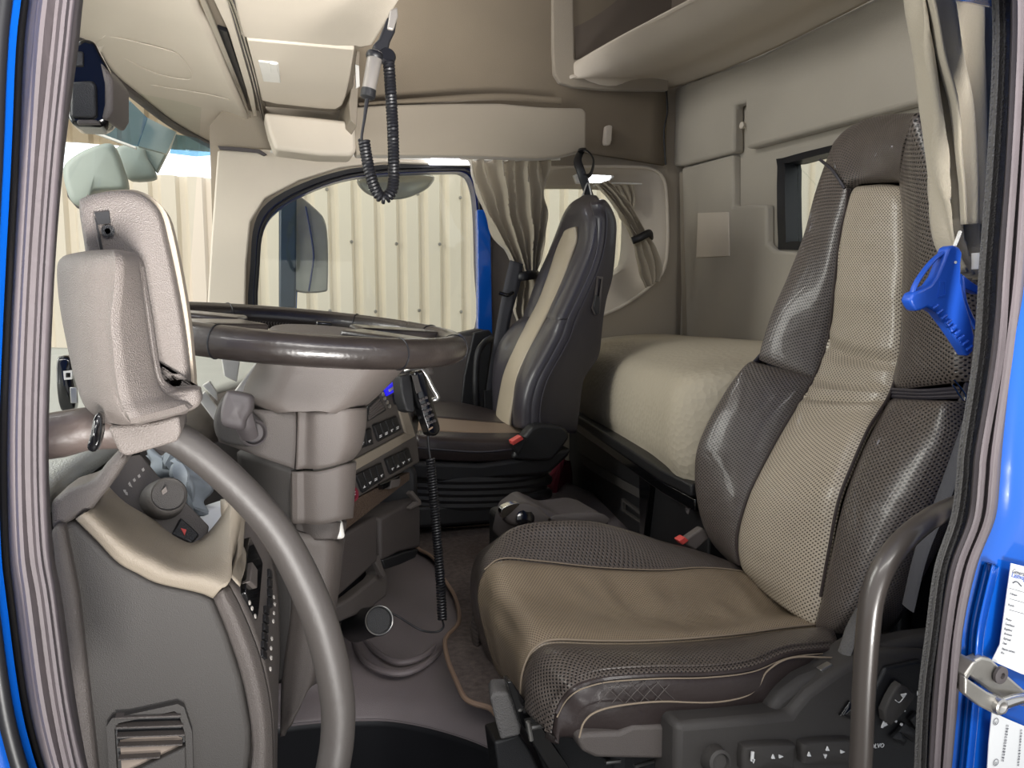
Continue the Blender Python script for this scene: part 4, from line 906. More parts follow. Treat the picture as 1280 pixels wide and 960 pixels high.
# display and buttons on the driver-facing face
CFp = plane(P(303, 762, YE + .006), (P(346, 720, YE + .15) - P(303, 762, YE + .006)).cross(P(337, 870, YE + .006) - P(303, 762, YE + .006)))
nn = CFp.n if CFp.n.x > 0 else -CFp.n
def CQ(l, off=0): return [CFp(u, v) + nn * off for u, v in l]
prism('tachograph', CQ([(308, 672), (322, 700), (324, 706), (318, 770), (316, 776), (302, 742), (303, 700)], .004), -nn * .01, 'black_gloss', de, bevel=.001)
prism('tachograph', CQ([(305, 705), (312, 715), (311, 738), (302, 730)], .008), -nn * .008, 'grey_plastic', de, bevel=.001)
for k in range(4):
    v0 = 712 + k * 12; q = prism('rocker_switch', CQ([(331, v0), (335, v0 + 3), (335, v0 + 13), (331, v0 + 10)], .005), -nn * .006, 'black_plastic', de, bevel=.0006)
for k in range(6):
    v0 = 758 + k * 11; q = prism('rocker_switch', CQ([(326 - k * .8, v0), (331 - k * .7, v0 + 4), (331 - k * .7, v0 + 13), (326 - k * .8, v0 + 9)], .005), -nn * .006, 'black_plastic', de, bevel=.0006)
for k, (u, v) in enumerate(((337, 748), (338, 757), (337, 768), (336, 778), (334, 800), (333, 812), (333, 824), (332, 838), (306, 755), (309, 762), (313, 772))):
    lathe('control_symbol', CFp(u, v) + nn * .004, nn, [(.0022, 0), (.0022, .001), (.0014, .0012), (.0014, .0005), (0, .0005)], 'dim_mark', de, res=10)
# crumpled cloth and the black lead on the dash
patch('folded_cloth', [[P(184, 566, .88), P(205, 566, .86), P(232, 578, .86)], [P(190, 575, .84), P(218, 575, .80), P(252, 592, .86)], [P(200, 595, .83), P(228, 595, .79), P(256, 615, .86)], [P(222, 622, .84), P(240, 628, .80), P(254, 636, .86)], [P(238, 645, .86), P(244, 648, .84), P(252, 648, .88)]], 'blue_cloth', None, nu=6, nv=8, thick=.01, disp=lambda s, t: .006 * math.sin(12 * s + 5 * t) + .004 * math.sin(17 * t), label='crumpled pale blue cloth lying on the dashboard behind the curved handle', category='cloth') if False else None
cl = patch('folded_cloth', [[P(184, 566, .88), P(205, 566, .86), P(232, 578, .86)], [P(190, 575, .84), P(218, 575, .80), P(252, 592, .86)], [P(200, 595, .83), P(228, 595, .79), P(256, 615, .86)], [P(222, 622, .84), P(240, 628, .80), P(254, 636, .86)], [P(238, 645, .86), P(244, 648, .84), P(252, 648, .88)]], 'blue_cloth', None, nu=6, nv=8, thick=.01, disp=lambda s, t: .006 * math.sin(12 * s + 5 * t) + .004 * math.sin(17 * t))
tag(cl, 'crumpled pale blue cloth lying on the dashboard behind the curved handle', 'cloth')
fl = patch('paper_sheet', [[P(240, 690, .80), P(262, 672, .80), P(290, 640, .84)], [P(236, 640, .84), P(262, 630, .86), P(300, 618, .88)]], 'paper', None, nu=4, nv=4, thick=.003)
tag(fl, 'pale sheet of paper tucked behind the light switch panel', 'paper')
# ================================================================== GRAB HANDLES AND POD
gh = empty('grab_handle', P(420, 1000, .62), 'long curved dark grab handle sweeping down from the grey pod', 'grab handle')
tube('handle_bar', [P(200, 540, .60), P(228, 552, .60), P(268, 582, .60), (P(310, 622, .60)), P(344, 662, .60), P(372, 710, .60), P(396, 765, .60), P(412, 820, .60), P(422, 875, .60), P(422, 920, .60), P(416, 960, .60), P(405, 1010, .61)], [.0125, .013, .0135, .0142, .0145, .0145, .0145], mat('handle_grey', '3b3735', rough=.5, coat=0, bump=('noise', 150, .15), vary=.1), gh, n=8, res=20)
tube('handle_bar', [P(40, 548, .60), P(75, 543, .60), P(110, 536, .60), P(150, 536, .60)], [.0165, .017, .016, .015], mat('worn_grip', '4e4440', rough=.45, coat=.2, bump=('noise', 90, .6), vary=.35, vscale=14), gh, n=8, res=18, label='worn section running to the pillar')
prism('handle_socket', [P(u, v, .565) for u, v in [(134, 534), (152, 531), (190, 528), (224, 520), (226, 540), (222, 552), (158, 571), (148, 566)]], (0, .06, 0), 'grey_plastic_light', gh, bevel=.008)
puff('release_lever', [P(u, v, .56) for u, v in [(116, 540), (120, 520), (126, 514), (131, 520), (130, 545), (122, 562), (112, 558)]], (0, -1, 0), 'black_gloss', gh, t=.01, r=.003, n=3)
pd = empty('moulded_pod', P(190, 525, .58), 'grey two-shell moulded plastic pod standing on the handle beside the door pillar', 'pod')
# rear shell: rounded slab, beige rim facing the windscreen side
back = [(106, 262), (112, 250), (140, 243), (170, 243), (190, 252), (204, 270), (212, 300), (222, 345), (232, 400), (238, 445), (240, 478), (236, 487), (200, 492), (150, 470), (122, 400), (114, 320)]
prism('rear_rim', [P(u, v, .62) for u, v in [(108, 256), (114, 246), (128, 240), (150, 237), (172, 238), (192, 248), (208, 266), (217, 296), (227, 345), (236, 400), (241, 450), (243, 482), (236, 488), (150, 480), (122, 400)]], (0, .03, 0), mat('rim_beige', '95897a', rough=.55), pd, bevel=.010, bseg=4, closed_curve=3, label='beige back edge')
rs = puff('rear_shell', [P(u, v, .625) for u, v in back], (-.05, -1, 0), 'grey_plastic_light', pd, t=.022, r=.008, dome=.003, n=4)
prism('catch_frame', [P(u, v, .601) for u, v in [(115, 264), (137, 262), (140, 290), (146, 322), (126, 322), (118, 292)]], (0, .01, 0), 'grey_plastic_light', pd, bevel=.002)
prism('catch_slot', [P(u, v, .5998) for u, v in [(118, 266), (136, 264), (138, 279), (122, 281)]], (0, .006, 0), 'black_rubber', pd, bevel=0)
prism('catch_slot', [P(u, v, .5995) for u, v in [(118, 270), (122, 281), (130, 318), (126, 318)]], (0, .006, 0), 'black_rubber', pd, bevel=0)
lathe('catch_screw', P(135, 289, .5995), (0, -1, 0), [(.0044, 0), (.0044, .001), (.002, .0015), (.002, 0), (0, 0)], 'black_plastic', pd, res=16)
# front shell
fs_ = [(80, 336), (84, 327), (100, 322), (130, 319), (156, 319), (168, 322), (174, 332), (180, 370), (186, 420), (192, 462), (200, 480), (218, 484), (246, 482), (252, 488), (253, 498), (246, 506), (222, 516), (188, 524), (152, 527), (128, 520), (110, 505), (100, 470), (86, 400)]
puff('front_shell', [P(u, v, .60) for u, v in fs_], (-.1, -1, 0), 'grey_plastic_light', pd, t=.001, r=.001, dome=0, n=3)
# faceted: broad left face bends to a narrower right face along a ridge
L_ = [(80, 334), (81, 365), (86, 400), (94, 440), (102, 475), (114, 506), (134, 524)]
Mr = [(146, 326), (146, 360), (143, 400), (146, 430), (150, 465), (158, 500), (172, 522)]
Rr_ = [(166, 330), (171, 365), (176, 405), (182, 445), (190, 480), (206, 500), (232, 510)]
Q_ = [(172, 334), (178, 370), (185, 415), (190, 450), (196, 474), (208, 488), (235, 497)]
rows = []
for a, b, c, d in zip(L_, Mr, Rr_, Q_):
    rows.append([P(*a, .63), P(*a, .60), P(a[0] + 6, a[1], .585), P(a[0] * .5 + b[0] * .5, a[1] * .5 + b[1] * .5, .560), P(b[0] - 4, b[1], .549), P(b[0] + 2, b[1], .549), P(c[0] - 2, c[1], .574), P(*c, .580), P(*d, .588), P(d[0] + 2, d[1], .61)])
rows.insert(0, [q + Vector((0, .02, .006)) for q in rows[0]]); rows[0] = [P(84, 326, .62), P(86, 325, .60), P(92, 323, .59), P(115, 320, .575), P(138, 319, .568), P(146, 319, .568), P(162, 321, .585), P(165, 322, .59), P(170, 326, .60), P(172, 328, .62)]
rows.append([q + Vector((0, .03, -.003)) for q in rows[-1]])
patch('front_shell', rows, 'grey_plastic_light', pd, nu=5, nv=4, thick=.004)
tube('front_lip', [P(172, 334, .585), P(178, 370, .585), P(185, 415, .585), P(190, 450, .585), P(197, 476, .585), P(206, 486, .588)], .0045, 'grey_plastic', pd, n=6, res=10)
puff('front_lip', [P(u, v, .60) for u, v in [(196, 478), (206, 486), (246, 482), (252, 488), (253, 498), (246, 507), (222, 516), (196, 520), (186, 500)]], (0, -1, 0), 'grey_plastic_light', pd, t=.022, r=.007, n=3)

rh = tube('grab_handle', [P(1205, 628, .62), P(1186, 636, .60), P(1160, 650, .585), P(1130, 675, .575), P(1105, 708, .57), P(1091, 745, .57), P(1085, 790, .57), P(1080, 860, .57), P(1077, 930, .57), P(1073, 1010, .57)], [.0115, .012, .0125, .0125, .012, .0118], mat('dark_handle', '403b38', rough=.33, coat=.2, vary=.1), None, n=8, res=20)
tag(rh, 'dark bent tubular grab handle rising in front of the seat controls', 'grab handle')
# ================================================================== OVERHEAD
ZC = .63
# slab over the windscreen: underside traced on the horizontal plane ZC
oc = empty('overhead_console', (0, 1.6, Z(ZC)), 'beige overhead console with flap lid, latch and twin metal rails above the dashboard', 'overhead console')
def C(l, z=ZC): return [PZ(u, v, z) for u, v in l]
wsl = [PZ(60, 8, ZC), PZ(90, 45, ZC), PZ(118, 60, ZC), PZ(140, 92, ZC), PZ(175, 121, ZC), PZ(215, 152, ZC), PZ(250, 172, ZC), PZ(275, 184, ZC)]
rl = [Vector((-.07, .9, Z(ZC))), Vector((-.07, 1.2, Z(ZC))), PZ(243, 0, ZC), PZ(262, 40, ZC), PZ(283, 90, ZC), PZ(303, 135, ZC), PZ(315, 162, ZC), PZ(322, 181, ZC)]
wsl[0] = Vector((wsl[0].x, .60, Z(ZC))); rl[0] = Vector((-.07, .62, Z(ZC)))
rows = []
for a, b in zip(wsl, rl): rows.append([a, a.lerp(b, .3) + Vector((0, 0, .012)), a.lerp(b, .7) + Vector((0, 0, .02)), b])
p0 = patch('windscreen_lining', rows, 'beige_trim', oc, nu=5, nv=5, solid=0, thick=.02)
# shallow moulded panel lines
for pts in ([(120, 42), (160, 50), (200, 60), (222, 68), (234, 82), (240, 97), (228, 99), (190, 90), (150, 70)], [(160, 100), (200, 108), (260, 118), (296, 127)]):
    tube('moulded_line', [PZ(u, v, ZC + .009) for u, v in pts], .0012, 'beige_trim', oc, n=5, res=6)
tube('windscreen_gasket', [q + Vector((-.006, 0, -.004)) for q in wsl[1:]] + [PZ(300, 190, ZC)], .014, 'dark_rubber', oc, n=6, res=10, label='dark rubber gasket')
prism('gasket_tail', [P(u, v, 2.60) for u, v in [(272, 182), (300, 184), (325, 187), (334, 193), (330, 195), (322, 191), (300, 189), (275, 187)]], (0, .01, 0), 'dark_rubber', oc, bevel=.002)
# recessed channel with metal rails
def band(name, A, B, z, m, t=.01, **kw): return prism(name, C(A, z) + C(B, z)[::-1], (0, 0, t), m, oc, bevel=.0015, **kw)
band('rail_channel', [(243, -20), (322, 181)], [(300, -20), (341, 181)], ZC + .03, 'beige_dash')
band('rail_bright', [(246, -8), (262, 32), (300, 118), (318, 164), (324, 178)], [(254, -8), (272, 36), (304, 118), (320, 164), (326, 178)], ZC + .006, 'chrome', label='polished rail')
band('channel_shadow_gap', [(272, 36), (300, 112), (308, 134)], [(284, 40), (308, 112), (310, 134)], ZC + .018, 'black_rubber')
band('cover_strip', [(258, -20), (286, 40), (308, 112), (318, 150), (326, 180)], [(280, -20), (296, 40), (316, 112), (322, 150), (331, 180)], ZC + .012, 'beige_trim')
band('rail_dark', [(278, -20), (290, 20), (314, 100), (334, 178)], [(287, -20), (298, 20), (320, 100), (338, 180)], ZC + .002, 'dark_rubber')
for o_ in (0, 3.5):
    tube('rail_wire', [PZ(281 + o_, -8, ZC - .001), PZ(293 + o_, 20, ZC - .001), PZ(316 + o_, 100, ZC - .001), PZ(335 + o_ * .5, 178, ZC - .001)], .0022, 'chrome', oc, n=4, res=8)
# body right of the rails, with the lid
sh = [(288, -30), (300, 20), (316, 90), (329, 133), (336, 135), (420, 141), (431, 137), (436, 130), (446, 64), (450, 60), (466, 57), (499, 2), (520, -30)]
def CZ(l, z=ZC): return C(l, z)
prism('console_body', CZ([(288, -30), (306, 40), (330, 134), (420, 141), (440, 130), (446, 64), (466, 57), (499, 2), (524, -40)], ZC + .03), (0, 0, .25), 'beige_dash', oc, bevel=.01)
prism('console_body', CZ([(288, -25), (300, 45), (308, 48), (420, 58), (444, 58), (450, 60), (466, 57), (499, 2), (520, -30)], ZC), (0, 0, .12), 'beige_trim', oc, bevel=.012, bseg=4)
lid = prism('lid', CZ([(308, 50), (318, 88), (327, 126), (345, 130), (400, 136), (420, 137), (428, 132), (432, 122), (438, 95), (443, 62), (420, 60)], ZC - .002), (0, 0, .02), 'beige_trim', oc, bevel=.005)
LT_ = prism('latch', CZ([(323, 77), (348, 80), (351, 104), (329, 102)], ZC - .006), (0, 0, .008), 'white_plastic', lid, bevel=.002, label='pale square latch')
prism('latch_tab', CZ([(337, 80), (346, 81), (348, 92), (339, 91)], ZC - .010), (0, 0, .008), 'white_plastic', LT_, bevel=.001)
prism('lower_flap', [P(u, v, 2.42) for u, v in [(330, 140), (438, 151), (445, 160), (446, 188), (440, 195), (400, 194), (344, 187), (336, 165)]], (0, .12, 0), 'beige_trim', oc, bevel=.012, bseg=4)
prism('console_side', [P(u, v, 2.30) for u, v in [(436, 128), (446, 64), (450, 64), (446, 158), (438, 150)]], (0, .3, 0), 'beige_dash', oc, bevel=.003)
prism('side_button', [P(u, v, 2.29) for u, v in [(444, 80), (449, 82), (450, 108), (445, 110)]], (0, .01, 0), 'white_plastic', oc, bevel=.002)
# door header box
hb = prism('header_locker', [P(u, v, 2.42) for u, v in [(440, 134), (480, 131), (560, 129), (625, 129), (680, 134), (728, 135), (733, 140), (733, 184), (728, 189), (700, 196), (670, 198), (600, 195), (520, 194), (446, 194)]], (0, .06, 0), 'beige_fabric', None, bevel=.008, bseg=4)
tag(hb, 'long beige padded locker above the passenger door window', 'locker')
tube('header_rib', [P(448, 133, 2.47), P(520, 127, 2.475), P(620, 121, 2.48), P(700, 126, 2.48)], .012, 'dark_fabric', hb, n=6)
il = prism('interior_lamp', [P(u, v, 2.56) for u, v in [(540, 195), (600, 195), (602, 199), (540, 198.5)]], (0, .05, -.012), 'lamp_lens', None, bevel=.002)
tag(il, 'slim white lamp glowing under the locker above the passenger door', 'lamp')
# rear shelf on the back wall
rs_ = empty('rear_shelf', (1.5, 2.3, Z(1.0)), 'large moulded storage shelf across the top of the rear wall', 'shelf')
XS = 1.22
lip = [P(718, 78, 2.60), PX(760, 52, XS), PX(800, 31, XS), PX(855, 2, XS), PX(950, -48, XS), PX(1100, -125, XS)]
blo = [P(700, 104, 2.60), P(760, 112, 2.60), P(800, 113, 2.60), PX(837, 112, XR - .06), PX(950, 69, XR - .06), PX(1089, 0, XR - .06), PX(1230, -76, XR - .06)]
lp_ = resample(lip, 9); bl = resample(crom(blo, 6), 9)
rows = [[a + Vector((.05, 0, .01)) for a in lp_], [a + Vector((.01, 0, .004)) for a in lp_], [a.lerp(b, .08) + Vector((-.008, 0, -.004)) for a, b in zip(lp_, bl)], [a.lerp(b, .3) + Vector((0, 0, -.03)) for a, b in zip(lp_, bl)], [a.lerp(b, .55) + Vector((.0, 0, -.02)) for a, b in zip(lp_, bl)], [a.lerp(b, .8) + Vector((0, 0, .01)) for a, b in zip(lp_, bl)], bl]
patch('shelf_underside', rows, 'beige_trim', rs_, nu=6, nv=6, thick=.01)
prism('end_frame', [P(u, v, 2.585) for u, v in [(690, -40), (691, 60), (693, 92), (700, 103), (715, 108), (760, 112), (836, 113), (836, 60), (800, 60), (722, 74), (718, 74), (716, -40)]], (0, .03, 0), 'beige_fabric', rs_, bevel=.006)
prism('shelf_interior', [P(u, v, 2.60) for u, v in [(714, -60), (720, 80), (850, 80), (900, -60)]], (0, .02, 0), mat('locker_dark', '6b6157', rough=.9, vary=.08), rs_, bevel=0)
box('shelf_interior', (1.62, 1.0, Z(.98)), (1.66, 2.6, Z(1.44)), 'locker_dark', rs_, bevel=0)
tube('shelf_seam', [PX(811, 40, 1.62), PX(812, -30, 1.62)], .005, 'black_rubber', rs_, n=1)
tube('strap_hook', [PX(786, -20, 1.60), PX(788, 6, 1.60), PX(786, 14, 1.59), PX(790, 24, 1.60)], .007, 'locker_dark', rs_, n=5)
hk = prism('coat_hook', [P(u, v, 2.585) for u, v in [(758, 157), (762, 156), (766, 157), (765, 175), (763, 181), (757, 181), (756, 176)]], (0, .025, 0), 'beige_trim', None, bevel=.005)
tag(hk, 'small beige coat hook on the side panel below the rear shelf', 'hook')
# sensor housing behind the windscreen top, driver's corner
sb = empty('camera_housing', PZ(112, 60, ZC), 'black and grey boxy camera housing hanging at the top of the windscreen', 'camera housing')
yb = 1.02
prism('housing_body', [P(u, v, yb) for u, v in [(86, 56), (104, 46), (118, 50), (124, 64), (133, 80), (140, 96), (141, 140), (134, 153), (124, 158), (90, 157), (84, 145)]], (0, .05, 0), 'black_gloss', sb, bevel=.006, bseg=3)
prism('housing_face', [P(u, v, yb - .006) for u, v in [(88, 102), (116, 100), (120, 106), (121, 144), (116, 148), (88, 146)]], (0, .02, 0), 'black_plastic', sb, bevel=.004)
prism('housing_face', [P(u, v, yb - .004) for u, v in [(88, 62), (104, 64), (104, 82), (88, 82)]], (0, .02, 0), 'black_plastic', sb, bevel=.002)
prism('side_cover', [P(u, v, yb - .004) for u, v in [(124, 76), (134, 88), (141, 98), (141, 138), (134, 150), (126, 148), (130, 130), (130, 104)]], (.01, .06, 0), 'grey_plastic', sb, bevel=.004)
prism('lens_cover', [P(u, v, yb - .004) for u, v in [(96, 149), (120, 149), (126, 155), (96, 155)]], (0, .02, 0), 'grey_plastic', sb, bevel=.002)

# radio microphone plug with its coiled lead, hanging from the ceiling console
YM = 1.35
mc = empty('handset_plug', P(470, 90, YM), 'grey cylindrical plug and bracket hanging from the overhead console corner', 'plug')
dxy = (P(459, 118, YM) - P(471, 60, YM)).normalized()
def between(a, b, t): return a.lerp(b, t)
a, b = P(470, 64, YM), P(461, 112, YM); L = (b - a).length
lathe('plug_body', a, b - a, [(.006, 0), (.0125, .002), (.0125, L * .12), (.0115, L * .14), (.0135, L * .2), (.0125, L * .86), (.0125, L)], mat('satin_grey', '8c8781', rough=.4, metal=.4), mc, label='brushed grey sleeve')
c = P(459, 124, YM); lathe('plug_collar', b, c - b, [(.0135, 0), (.0135, (c - b).length * .8), (.008, (c - b).length)], 'black_plastic', mc)
lathe('plug_ring', P(469, 66, YM), b - a, [(.014, 0), (.0155, .003), (.0155, .008), (.014, .011)], 'black_rubber', mc)
prism('bracket', [P(u, v, YM) for u, v in [(484, 22), (494, 14), (497, 22), (494, 40), (488, 52), (484, 70), (474, 72), (466, 56), (474, 48)]], (0, .025, 0), 'black_rubber', mc, bevel=.004)
prism('bracket', [P(u, v, YM - .004) for u, v in [(488, 12), (497, 8), (498, 20), (492, 38), (484, 36)]], (0, .02, 0), 'satin_grey', mc, bevel=.003)
lathe('bracket', P(484, 70, YM), (0, -1, .2), [(.014, -.01), (.016, 0), (.012, .006), (0, .006)], 'black_rubber', mc)
cc = coil('coiled_cord', [P(486, 78, YM), P(488, 110, YM), P(491, 160, YM), P(492, 200, YM), P(492, 226, YM), P(489, 240, YM), P(480, 248, YM), P(471, 240, YM), P(464, 222, YM), P(458, 195, YM), P(455, 175, YM)], .0078, .0034, 62, 'black_rubber', None)
tag(cc, 'black coiled cord looping down in front of the passenger window', 'cord')
tube('cord_tail', [P(459, 122, YM), P(456, 145, YM), P(452, 172, YM), P(455, 178, YM)], [.004, .0025, .0025], 'black_rubber', cc)

# ================================================================== CURTAINS
def curtain(name, L, Rr, y, folds, amp, m, parent=None, ph=0, **kw):
    """L, Rr: edge traces (u, v) of the same length, top to bottom"""
    n = folds * 10
    A = resample(crom([P(u, v, y) for u, v in L], 8), 40); B = resample(crom([P(u, v, y) for u, v in Rr], 8), 40)
    V = []; uv = []
    wmax = max((b - a).length for a, b in zip(A, B))
    for i, (a, b) in enumerate(zip(A, B)):
        t = i / 39; w_ = (b - a).length; k = amp * (.45 + .55 * w_ / wmax)
        for j in range(n + 1):
            s = j / n; f = s + .022 * math.sin(7 * t + 9 * s + ph) + .012 * math.sin(17 * t + ph)
            h = math.sin(2 * math.pi * folds * f + ph) + .35 * math.sin(2 * math.pi * folds * .5 * f + 2 * t + ph)
            V.append(a.lerp(b, s) + Vector((.15 * k * math.cos(2 * math.pi * folds * f), -k * h, 0)) ); uv.append((s, t))
    Fc = [(i * (n + 1) + j, i * (n + 1) + j + 1, (i + 1) * (n + 1) + j + 1, (i + 1) * (n + 1) + j) for i in range(39) for j in range(n)]
    return mesh(name, V, Fc, m, parent, uv=uv, solid=.003, angle=80, **kw)
c1 = empty('curtain', P(640, 200, 2.45), 'beige curtain gathered by a dark tie between door window and bunk window', 'curtain', 'cab curtains')
curtain('curtain_cloth', [(582, 199), (588, 232), (600, 262), (617, 295), (634, 318), (645, 342)], [(685, 199), (684, 232), (682, 262), (678, 295), (674, 318), (670, 342)], 2.535, 6, .036, 'curtain', c1)
curtain('curtain_cloth', [(645, 342), (642, 362), (641, 385), (646, 402)], [(670, 342), (673, 362), (669, 385), (664, 402)], 2.535, 3, .02, 'curtain', c1, ph=1)
tube('tieback', [P(643, 347, 2.48), P(656, 345, 2.455), P(671, 343, 2.48), P(672, 342, 2.53)], .007, 'black_rubber', c1, n=5, rz=2.4, label='black tie band')
tube('curtain_rail', [P(575, 199, 2.55), P(640, 200, 2.55), P(700, 199, 2.55)], .004, 'white_plastic', c1)
c2_ = empty('curtain', P(790, 240, 2.6), 'short beige curtain pulled aside with a black tie across the bunk window', 'curtain', 'cab curtains')
curtain('curtain_cloth', [(744, 231), (756, 246), (771, 266), (783, 284), (790, 300)], [(758, 226), (775, 240), (790, 262), (800, 282), (808, 293)], 2.50, 4, .016, 'curtain', c2_)
curtain('curtain_cloth', [(790, 300), (794, 320), (801, 345), (807, 360)], [(810, 296), (819, 312), (825, 335), (822, 352)], 2.50, 3, .014, 'curtain', c2_, ph=2)
curtain('curtain_cloth', [(766, 233), (777, 250), (786, 268)], [(790, 228), (794, 246), (790, 268)], 2.66, 3, .01, 'curtain', c2_, ph=3)
tube('tieback', [P(790, 301, 2.46), P(800, 297, 2.45), P(812, 291, 2.46), P(814, 296, 2.5)], .009, 'black_rubber', c2_, n=5, rz=1.6, label='black tie band')
tube('curtain_rod', [P(742, 232, 2.60), P(765, 229, 2.60), P(802, 230, 2.60)], .0035, 'white_plastic', c2_)
c3_ = empty('curtain', P(1190, 100, .64), 'pale beige curtain bunched at the rear edge of the open driver door', 'curtain', 'cab curtains')
curtain('curtain_cloth', [(1128, -30), (1136, 60), (1149, 130), (1160, 190), (1168, 250), (1178, 305), (1198, 340)], [(1252, -30), (1252, 60), (1248, 130), (1244, 190), (1240, 250), (1234, 305), (1226, 350)], .64, 4, .017, mat('curtain_pale', 'a59c8b', rough=.9, bump=('weave', 160, .2), vary=.05, sheen=.2), c3_, ph=.6)
curtain('curtain_cloth', [(1150, -30), (1170, 60), (1190, 130), (1200, 200), (1205, 280)], [(1215, -30), (1222, 60), (1226, 130), (1228, 200), (1226, 280)], .612, 2, .008, 'curtain_pale', c3_, ph=2.2)
tube('curtain_clip', [P(1222, 316, .60), P(1222, 336, .60)], .006, 'white_plastic', c3_, n=1)
# second lamp by the bunk window
l2 = prism('interior_lamp', [P(u, v, 2.57) for u, v in [(718, 219), (722, 217), (766, 219), (768, 221), (758, 229), (722, 229)]], (0, .02, 0), 'white_plastic', None, bevel=.002)
prism('lamp_lens', [P(u, v, 2.565) for u, v in [(737, 219), (764, 220), (756, 228), (738, 228)]], (0, .01, 0), 'lamp_lens', l2, bevel=.001)
tag(l2, 'small bright reading lamp above the bunk window behind the passenger seat', 'lamp')

# ================================================================== BELTS
b1 = tube('seat_belt', [P(728, 186, 2.35), P(722, 200, 2.32), P(726, 214, 2.3), P(732, 232, 2.3), P(737, 246, 2.3)], .015, 'black_rubber', None, n=6, rz=.3)
tube('belt_loop', [P(724, 190, 2.33), P(733, 188, 2.31), P(742, 200, 2.30), P(738, 218, 2.29), P(730, 220, 2.3)], .013, 'black_rubber', b1, n=6, rz=.25)
tube('belt_guide', [P(728, 245, 2.3), P(735, 229, 2.29), P(740, 247, 2.29)], .003, 'steel', b1)
tag(b1, 'black belt loop hanging above the headrest of the passenger seat', 'seat belt')
b2 = patch('seat_belt', [[P(638, 325, 2.46), P(654, 330, 2.46)], [P(632, 350, 2.46), P(650, 356, 2.46)], [P(624, 390, 2.46), P(640, 392, 2.46)], [P(617, 430, 2.46), P(633, 432, 2.46)], [P(609, 480, 2.46), P(624, 482, 2.46)], [P(606, 512, 2.46), P(620, 512, 2.46)]], mat('belt_web', '45454a', rough=.7, bump=('weave', 300, .3)), None, nu=5, nv=3, thick=.004)
tag(b2, 'dark seat belt running down beside the pillar to its buckle', 'seat belt')
tube('belt_stop', [P(624, 366, 2.44), P(634, 369, 2.43), P(641, 366, 2.44)], .007, 'black_gloss', b2, n=4)
prism('belt_anchor', [P(u, v, 2.44) for u, v in [(605, 489), (618, 487), (620, 512), (606, 514)]], (0, .02, 0), 'black_plastic', b2, bevel=.003)

# ================================================================== BUNK
bd = empty('bunk_bed', (1.4, 2.0, Z(-.66)), 'wide bunk with textured cream mattress on a black locker base', 'bed')
ZB = -.385
e1 = PZ(712, 508, ZB); e2 = PZ(872, 606, ZB)
dirn = (e2 - e1).normalized(); e0 = e1 + (e1 - e2).normalized() * .06; e3 = Vector((1.22, 1.30, Z(ZB))); e4 = Vector((1.27, 1.12, Z(ZB)))
front = [Vector((e1.x + .02, 2.62, Z(ZB))), e1.lerp(e2, .1), e1.lerp(e2, .4), e1.lerp(e2, .75), e2, e3, e4]
ff = resample(crom(front, 6), 14)
rows = []
for i, q in enumerate(ff):
    inn = Vector((.014, 0, 0)); hgt = .235 + .0 * i
    top = Vector((q.x, q.y, Z(ZB)))
    back = Vector((1.69, q.y, 0))
    r = [top + inn + Vector((0, 0, -.01)), top + Vector((-.006, 0, .05)), top + Vector((-.004, 0, .15)), top + Vector((.025, 0, .215)), top + Vector((.09, 0, .245))]
    for f in (.3, .55, .8): r.append(Vector((q.x + (1.69 - q.x) * f, q.y, Z(ZB) + .25 + .028 * math.sin(math.pi * f * .8))))
    r.append(Vector((1.69, q.y, Z(ZB) + .265))); r.append(Vector((1.70, q.y, Z(ZB) + .20)))
    rows.append(r)
patch('mattress', rows, 'mattress', bd, nu=4, nv=5, thick=.01, disp=lambda s, t: .0035 * math.sin(9 * s + 7 * t) + .003 * math.sin(13 * t - 4 * s), label='cream quilted mattress')
fr_ = [Vector((1.7, 2.62, Z(ZB))), Vector((e1.x, 2.62, Z(ZB))), e1, e1.lerp(e2, .5), e1.lerp(e2, .86), e2 + Vector((.02, .02, 0)), e3, e4, Vector((1.7, 1.12, Z(ZB)))]
off = Vector((-.03, -.01, 0))
g = [q + (off if 0 < i < 8 else Vector((0, 0, 0))) for i, q in enumerate(fr_)]
prism('bed_board', g, (0, 0, -.03), 'black_plastic', bd, bevel=.006)
prism('bed_board', [q + Vector((.01, 0, -.034)) if 0 < i < 8 else q + Vector((0, 0, -.034)) for i, q in enumerate(g)], (0, 0, -.03), 'black_gloss', bd, bevel=.004)
low = [q + Vector((.05 if 0 < i < 8 else 0, 0, -.066)) for i, q in enumerate(g)]
prism('locker_base', low, (0, 0, -.50), 'black_plastic', bd, bevel=.006)
BP = plane(e1 + Vector((.012, 0, 0)), (e2 - e1).cross(Vector((0, 0, 1)))); bn = BP.n if BP.n.x < 0 else -BP.n
def BQ(l, off=0): return [BP(u, v) + bn * off for u, v in l]
ld = prism('locker_door', BQ([(722, 538), (768, 562), (796, 580), (804, 590), (803, 612), (780, 600), (724, 566)], .006), -bn * .02, 'black_plastic', bd, bevel=.003)
prism('locker_grip', BQ([(726, 562), (803, 608), (804, 626), (740, 590), (729, 580)], .002), -bn * .02, 'dark_panel', bd, bevel=.003)
prism('locker_post', BQ([(802, 583), (812, 588), (816, 602), (806, 690), (803, 690)], .008), -bn * .02, 'black_gloss', bd, bevel=.003)
ring('locker_slot', BQ([(778, 623), (803, 641), (803, 655), (778, 638)], .004), BQ([(780, 627), (801, 643), (801, 652), (780, 637)], .004), -bn * .01, 'dark_panel', bd)
lathe('round_socket', BP(863, 636) + bn * .004, bn, [(.012, 0), (.012, .003), (.008, .002), (0, -.002)], 'dark_rubber', bd, res=20)
tube('edge_trim', BQ([(716, 522), (800, 570), (832, 594), (868, 600)], .012), .0025, 'steel', bd, n=4, res=6)
